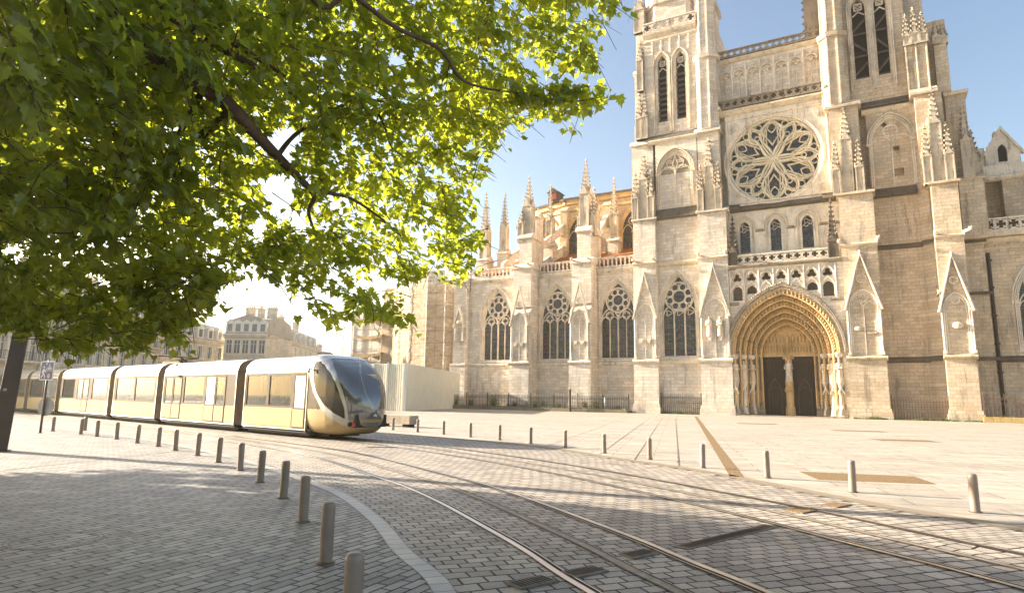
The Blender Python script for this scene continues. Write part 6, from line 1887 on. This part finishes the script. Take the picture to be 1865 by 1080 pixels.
def passenger(s, y, col_, label, hair=0, turn=0.0, stand=False):
    zf = .36; p = TO + TH*s + Vector((TH.y, -TH.x, 0))*(-y)*1.0
    left = Vector((-TH.y, TH.x, 0)); p = TO + TH*s + left*y
    e = empty('person', (p.x, p.y, zf), math.atan2(TH.y, TH.x)+turn, label, 'person', 'passengers inside the tram')
    hip = .95 if stand else .50
    kz = .50 if stand else .50
    pts = [(0,0,hip), (0,0,hip+.22), (0,0,hip+.44), (.01,0,hip+.56), (.03,0,hip+.68), (.04,0,hip+.76)]
    rad = [.15,.145,.155,.06,.09,.085]; ed = [(0,1),(1,2),(2,3),(3,4),(4,5)]
    def add(ps, rs, fromi):
        last = fromi
        for q, r in zip(ps, rs): pts.append(q); rad.append(r); ed.append((last, len(pts)-1)); last = len(pts)-1
    for q in (-1, 1):
        add([(0, q*.20, hip+.42), (.04, q*.24, hip+.18), (.24, q*.20, hip+.06), (.33, q*.17, hip+.07)], [.065,.05,.042,.036], 2)
        if stand: add([(0, q*.10, .48), (-.02, q*.10, .07), (.12, q*.11, .03)], [.085,.055,.045], 0)
        else: add([(.10, q*.10, .50), (.44, q*.11, .48), (.46, q*.11, .07), (.60, q*.12, .04)], [.09,.075,.05,.045], 0)
    skin_mesh('body', pts, ed, rad, M['skin'], e)
    tp = [(0,0,hip-.02), (0,0,hip+.22), (0,0,hip+.45), (0,0,hip+.50)]; tr_ = [.168,.163,.172,.09]; te = [(0,1),(1,2),(2,3)]
    for q in (-1, 1):
        i = len(tp); tp += [(0, q*.20, hip+.42), (.04, q*.24, hip+.18), (.20, q*.20, hip+.07)]; tr_ += [.078,.062,.055]; te += [(2,i),(i,i+1),(i+1,i+2)]
    skin_mesh('top', tp, te, tr_, simple('top_cloth', col_, .9, var=.1), e)
    h = MB(); h.ball(.015, 0, hip+.775, .105, .10, .10, 12, 7); h.ball(-.04, 0, hip+.70, .09, .095, .12, 12, 7); h.build('hair', HAIR[hair], e, True)
    f = MB(); f.blob(.135, 0, hip+.69, .025, .018, .025)
    for q in (-1, 1): f.ball(.115, q*.035, hip+.725, .012, .014, .010, 6, 4)
    f.box(.105, .125, -.03, .03, hip+.635, hip+.645); f.build('face', M['skin'], e)
passenger(3.3, -.78, (.55,.16,.03), 'seated passenger in an orange top behind the second window from the tram nose', 1)
passenger(3.75, .55, (.30,.32,.36), 'seated passenger in grey, farther side, near the front tram door', 0)
passenger(1.5, -.7, (.10,.11,.14), 'seated passenger in dark clothes by the first window after the front bellows', 0)
passenger(.9, .5, (.55,.55,.52), 'seated passenger in a pale top across from the one in dark clothes', 2)
passenger(-4.2, -.6, (.14,.10,.08), 'passenger in a brown top at the window between the double doors', 1)
passenger(-5.2, .3, (.35,.36,.38), 'standing passenger in a grey top beside the window between the double doors', 0, .6, True)
passenger(-10.2, -.65, (.10,.10,.12), 'passenger in black seated at the right window of the third tram section', 0)
passenger(-13.4, -.65, (.42,.36,.30), 'passenger in a beige top seated at the left window of the third tram section', 1)
# ------------------------------------------------------------------ the plane tree overhead
def leafmat(name, d, tcol, gl=.06):
    t = NT(name); t.t.nodes.remove(t.b)
    oi = t.n('ShaderNodeAttribute'); oi.attribute_name = 'leafvar'
    cd = t.ramp(oi.outputs['Fac'], [(0, tuple(x*.75 for x in d)), (.5, d), (1, (d[0]*1.5, d[1]*1.3, d[2]*1.1))])
    ct = t.ramp(oi.outputs['Fac'], [(0, tuple(x*.8 for x in tcol)), (.5, tcol), (1, (min(1, tcol[0]*1.3), tcol[1]*1.12, tcol[2]))])
    a = t.n('ShaderNodeBsdfDiffuse'); t.l(cd, a.inputs[0]); b = t.n('ShaderNodeBsdfTranslucent'); t.l(ct, b.inputs[0])
    m1 = t.n('ShaderNodeMixShader'); m1.inputs[0].default_value = .6; t.l(a.outputs[0], m1.inputs[1]); t.l(b.outputs[0], m1.inputs[2])
    g = t.n('ShaderNodeBsdfGlossy'); g.inputs['Roughness'].default_value = .42; g.inputs[0].default_value = (.9,.95,.85,1)
    m2 = t.n('ShaderNodeMixShader'); m2.inputs[0].default_value = gl; t.l(m1.outputs[0], m2.inputs[1]); t.l(g.outputs[0], m2.inputs[2]); t.l(m2.outputs[0], t.out.inputs[0])
    return t.m
M['leaf'] = leafmat('plane_leaf', (.11,.165,.018), (.52,.58,.035))
M['bark'] = simple('plane_bark', (.10,.065,.045), .9, var=.45, sc=5, bump=.6)
LEAF = [(0,0), (.16,-.05), (.42,-.02), (.36,.18), (.58,.40), (.33,.42), (.34,.62), (.16,.64), (0,1.0)]
LEAF = LEAF + [(-x, y) for x, y in reversed(LEAF[1:-1])]
LC = (0, .34)
class Leaves:
    def __init__(s): s.v = []; s.f = []; s.a = []
    def add(s, p, stem, nrm, size, r):
        stem = stem.normalized(); side = stem.cross(nrm)
        if side.length < 1e-4: side = Vector((1, 0, 0))
        side.normalize(); n = side.cross(stem)
        o = len(s.v); fold = .10+.42*r.random(); curl = .15-.85*r.random(); val = min(1, max(0, r.gauss(.5, .24))); wd = .85+.25*r.random()
        s.v.append(tuple(p+stem*(LC[1]*size)))
        for x, y in LEAF:
            s.v.append(tuple(p + side*(x*size*wd) + stem*(y*size) + n*(size*(fold*abs(x)*1.2 + curl*(y-.34)**2))))
        m = len(LEAF)
        for i in range(m): s.f.append((o, o+1+i, o+1+(i+1) % m))
        s.a += [val]*(m+1)
    def build(s, name, mat, parent):
        me = bpy.data.meshes.new(name); me.from_pydata(s.v, [], s.f); at = me.attributes.new('leafvar', 'FLOAT', 'POINT'); at.data.foreach_set('value', s.a)
        me.materials.append(mat); o = bpy.data.objects.new(name, me); col.objects.link(o); o.parent = parent; return o
tr_rnd = random.Random(21)
# outline of the overhanging crown as the photograph shows it; each spray then gets its own distance
CROWN = [(-160,-160),(1165,-160),(1128,5),(1108,48),(1080,84),(1090,124),(1064,150),(1010,128),(975,140),(985,165),(1030,178),(1075,165),(1108,182),(1062,216),(1022,224),(985,214),(955,246),(922,226),(898,268),(908,292),(880,322),(870,362),(886,392),(868,414),(886,442),(874,472),(880,500),(848,494),(832,520),(812,524),(790,500),(768,508),(738,520),(728,540),(752,556),(775,572),(752,604),(728,600),(692,584),(642,598),(612,588),(598,612),(584,580),(566,574),(560,545),(528,524),(498,516),(470,500),(438,512),(402,520),(386,545),(392,570),(368,590),(328,602),(348,638),(308,628),(288,606),(262,640),(228,640),(204,618),(182,622),(162,664),(140,652),(120,640),(92,640),(60,612),(36,624),(14,606),(-40,610),(-160,560)]
GAPS = [(520,262,34,28),(508,352,26,34),(452,492,20,12),(560,330,16,14),(1010,150,26,14),(705,515,18,10),(640,520,12,14),(470,410,14,16),(545,400,14,20),(700,300,10,8),(790,420,10,10),(15,455,16,12),(420,545,30,20),(330,235,12,10),(880,200,8,8)]
def depth_at(x, y):
    base = 3.6 + 3.4*max(0, min(1, (x-60)/900)) + 1.0*max(0, min(1, (y-150)/300))
    left = max(0, min(1, (430-x)/330))*max(0, min(1, (y-400)/170))
    return base + 2.4*left
L = Leaves(); tw = MB(); sprays = []
tries = 0
while len(sprays) < 2150 and tries < 60000:
    tries += 1
    x = tr_rnd.uniform(-150, 1150); y = tr_rnd.uniform(-150, 665)
    if not inpoly(x, y, CROWN): continue
    if any(((x-gx)/rx)**2+((y-gy)/ry)**2 < 1.5 for gx, gy, rx, ry in GAPS) : continue
    if x > 560 and tr_rnd.random() > .8: continue
    d0 = depth_at(x, y)
    # right and upper right of the crown is thinner and lets the sky through
    thick = 3.4 if x < 520 else 2.2
    d = d0 + thick*tr_rnd.random()**1.3
    sprays.append((x, y, d))
for _ in range(150):
    x = tr_rnd.uniform(-120, 400); y = tr_rnd.uniform(470, 640)
    if inpoly(x, y, CROWN): sprays.append((x, y, depth_at(x, y)+1.5*tr_rnd.random()))
for x, y, d in sprays:
    p = dp(x, y, d)
    if p.z < 1.9: continue
    away = Vector((p.x+3.4, p.y-.5, 0)); away = away.normalized() if away.length > 0 else Vector((1,0,0))
    dr = (away*.8 + Vector((tr_rnd.gauss(0,.5), tr_rnd.gauss(0,.5), tr_rnd.gauss(-.10,.25)))).normalized()
    Lt = .34+.34*tr_rnd.random(); a = p - dr*Lt*.5; b = p + dr*Lt*.5 + Vector((0,0,-.08)); mid = (a+b)/2 + Vector((0,0,.05))
    kept = 0
    n = 12+int(7*tr_rnd.random())
    for i in range(n):
        t = i/(n-1)
        q = a*(1-t)**2 + mid*(2*t*(1-t)) + b*t*t
        sd = dr.cross(Vector((0,0,1))).normalized()*(1 if i % 2 else -1)
        stem = (sd*.8 + dr*.45 + Vector((tr_rnd.gauss(0,.35), tr_rnd.gauss(0,.35), -.55+tr_rnd.gauss(0,.35))))
        nr = Vector((tr_rnd.gauss(0,.45), tr_rnd.gauss(0,.45), 1))
        size = .05+.075*tr_rnd.random()+(.05 if tr_rnd.random() < .10 else 0)
        st = stem.normalized()*.05; q2 = q+st
        # keep the leaf inside the crown outline
        c_ = q2 + stem.normalized()*size*.5 - CAMP; dd_ = c_.dot(_F)
        ix, iy = 932.5+FPX*c_.dot(_X)/dd_, 540-FPX*c_.dot(_U)/dd_
        if not inpoly(ix, iy, CROWN) and tr_rnd.random() > .12: continue
        if any(((ix-gx)/rx)**2+((iy-gy)/ry)**2 < 1.0 for gx, gy, rx, ry in GAPS) and tr_rnd.random() > .15: continue
        L.add(q2, stem, nr, size, tr_rnd); kept += 1
    if kept > 5: tw.tube([a, mid, b], .006, 4, .003)
# the long thin branch that reaches out to the right against the sky
for i in range(46):
    t = i/45; x = 925+178*t; y = 172-8*math.sin(t*3)+14*t*(1-t); p = dp(x, y, 7.0+.4*t)
    for k in range(4 if t < .75 else 2):
        stem = Vector((tr_rnd.gauss(.2,.7), tr_rnd.gauss(0,.7), -.75+tr_rnd.gauss(0,.35)))
        L.add(p+Vector((tr_rnd.gauss(0,.06), tr_rnd.gauss(0,.1), tr_rnd.gauss(-.03,.07))), stem, Vector((tr_rnd.gauss(0,.6), tr_rnd.gauss(-.5,.6), .7)), .10+.06*tr_rnd.random(), tr_rnd)
plane = empty('plane_tree', (-6.6, .4, 0), 0, 'big plane tree whose leafy branches overhang the upper left of the photo', 'tree')
def rel(v): return v - Vector((-6.6, .4, 0))
L.v = [tuple(Vector(v)-Vector((-6.6,.4,0))) for v in L.v]; tw.v = [tuple(Vector(v)-Vector((-6.6,.4,0))) for v in tw.v]
L.build('crown', M['leaf'], plane); tw.build('twigs', M['bark'], plane)
br = MB()
def limb(pts, r0, r1, n=8):
    P = catmull([rel(p if isinstance(p, Vector) else dp(*p)) for p in pts], 6); br.tube(P, r0, n, r1)
crotch = Vector((-6.3, .9, 4.6))
limb([Vector((-6.6,.4,0)), Vector((-6.55,.45,2)), Vector((-6.45,.6,3.6)), crotch], .42, .30, 12)
limb([crotch, Vector((-5.2, 1.9, 6.2)), (60,-90,4.2), (150,-5,4.4), (228,72,4.6), (290,112,4.8), (372,160,5.1), (425,200,5.3), (462,240,5.6), (505,285,5.9), (545,325,6.2), (566,345,6.3)], .12, .028)
limb([(566,345,6.3), (572,362,6.35), (562,385,6.4), (572,420,6.5)], .03, .012)
limb([(566,345,6.3), (600,352,6.4), (640,362,6.5), (690,395,6.8), (730,430,7.0)], .025, .008)
limb([crotch, Vector((-4.2, 1.8, 7.0)), (250,-60,4.6), (288,2,4.8), (330,40,5.0), (392,82,5.3), (440,108,5.5), (490,142,5.8), (540,180,6.0)], .075, .02)
limb([(418,74,5.4), (462,102,5.6), (520,140,5.9)], .03, .015); limb([(330,42,5.0), (336,70,5.0), (340,98,5.0)], .018, .01)
limb([crotch, Vector((-3.0, 1.4, 8.0)), (520,-80,5.2), (640,-10,5.6), (720,50,6.0), (800,90,6.3), (838,142,6.5), (880,160,6.7), (960,172,7.0), (1040,185,7.2), (1100,176,7.4)], .032, .005)
limb([(505,285,5.9), (545,240,6.2), (640,185,6.4), (700,186,6.6)], .025, .012); limb([(680,190,6.6), (700,230,6.7), (715,270,6.9), (760,300,7.1)], .015, .006)
limb([(200,40,4.6), (120,120,5.0), (60,240,5.6), (50,300,6.0)], .03, .012); limb([(425,200,5.3), (330,280,6.0), (250,360,7.0), (160,480,8.6), (110,560,10.2)], .045, .012)
limb([(372,160,5.1), (280,330,5.8), (230,420,6.4), (260,560,7.0)], .03, .008)
br.build('trunk', M['bark'], plane, True)

# two more street trees stand to the left, outside the frame; their crowns shade the near paving
def street_tree(x, y, h, r, n, seed, label):
    q = random.Random(seed); e = empty('plane_tree', (x, y, 0), 0, label, 'tree')
    t = MB(); t.tube(catmull([(0,0,0), (.05,0,2), (-.05,.1,3.5), (0,0,h*.55)], 5), .32, 10, .18)
    for k in range(7):
        a = 2*PI*k/7+q.random(); t.tube(catmull([(0,0,h*.36+.1*k), (r*.4*math.cos(a), r*.4*math.sin(a), h*.55), (r*.8*math.cos(a), r*.8*math.sin(a), h*(.6+.3*q.random()))], 5), .11, 7, .03)
    t.build('trunk', M['bark'], e, True)
    L2 = Leaves()
    for i in range(n):
        while True:
            u = Vector((q.uniform(-1,1), q.uniform(-1,1), q.uniform(-1,1)))
            if .25 < u.length < 1: break
        k = 1+.18*math.sin(u.x*5+seed)*math.cos(u.y*4+u.z*3)
        p = Vector((u.x*r*k, u.y*r*k, h*.62+u.z*h*.36*k))
        if p.z < 1.7: continue
        L2.add(p, Vector((q.gauss(0,1), q.gauss(0,1), -.6)), Vector((q.gauss(0,.6), q.gauss(0,.6), 1)), .26+.12*q.random(), q)
    L2.build('crown', M['leaf'], e)
street_tree(-17.8, 14.2, 8.9, 4.3, 6500, 5, 'low plane tree beyond the left edge of the photo, next to the leaning mast')
street_tree(-14.8, 8.6, 7.2, 3.9, 5500, 9, 'low plane tree second along the pavement beyond the left edge of the photo')
street_tree(-12.0, 3.2, 6.4, 3.6, 4200, 15, 'low plane tree left of the photographer, outside the photo')
street_tree(-7.8, -.9, 5.4, 3.2, 3500, 25, 'low plane tree behind the photographer, outside the photo')
# ------------------------------------------------------------------ daylight
SUN_AZ = R(67.5); SUN_EL = R(19.0)      # azimuth to the left of the view axis
sd = Vector((-math.sin(SUN_AZ)*math.cos(SUN_EL), math.cos(SUN_AZ)*math.cos(SUN_EL), math.sin(SUN_EL)))
w = bpy.data.worlds.new('World'); scene.world = w; w.use_nodes = True
nt = w.node_tree; nt.nodes.clear()
out = nt.nodes.new('ShaderNodeOutputWorld'); bg = nt.nodes.new('ShaderNodeBackground'); sky = nt.nodes.new('ShaderNodeTexSky')
sky.sky_type = 'NISHITA'; sky.sun_disc = False; sky.sun_elevation = SUN_EL; sky.sun_rotation = -SUN_AZ
sky.altitude = 20; sky.air_density = 1.0; sky.dust_density = 1.6; sky.ozone_density = .7
bg.inputs['Strength'].default_value = SKY_STR
nt.links.new(sky.outputs[0], bg.inputs[0]); nt.links.new(bg.outputs[0], out.inputs[0])
sl = bpy.data.lights.new('sun', 'SUN'); sl.energy = SUN_STR; sl.angle = R(.5); sl.color = (1.0, .90, .75)
so = bpy.data.objects.new('sun', sl); col.objects.link(so)
so.rotation_euler = sd.to_track_quat('Z', 'Y').to_euler()
so.location = sd*80
scene.view_settings.view_transform = 'Standard'; scene.view_settings.look = 'None'; scene.view_settings.gamma = 1.0
scene.view_settings.use_curve_mapping = False
scene.view_settings.exposure = EXPO
if HAZE > 0:
    hb = MB(); hb.box(-705, 705, -705, 705, -1.2, 92); hz = hb.build('haze', None); hz['kind'] = 'stuff'
    hm = bpy.data.materials.new('warm_glow_haze'); hm.use_nodes = True; hn = hm.node_tree; hn.nodes.clear()
    ho = hn.nodes.new('ShaderNodeOutputMaterial'); hv = hn.nodes.new('ShaderNodeVolumePrincipled')
    hv.inputs['Color'].default_value = (1.0, .90, .70, 1); hv.inputs['Density'].default_value = HAZE; hv.inputs['Anisotropy'].default_value = .84  # added haze; its golden tint stands in for the flare glow at left
    hn.links.new(hv.outputs[0], ho.inputs['Volume']); hz.data.materials.append(hm)
scene.cycles.volume_bounces = 1
scene.cycles.max_bounces = 8; scene.cycles.transparent_max_bounces = 16; scene.cycles.caustics_reflective = False; scene.cycles.caustics_refractive = False
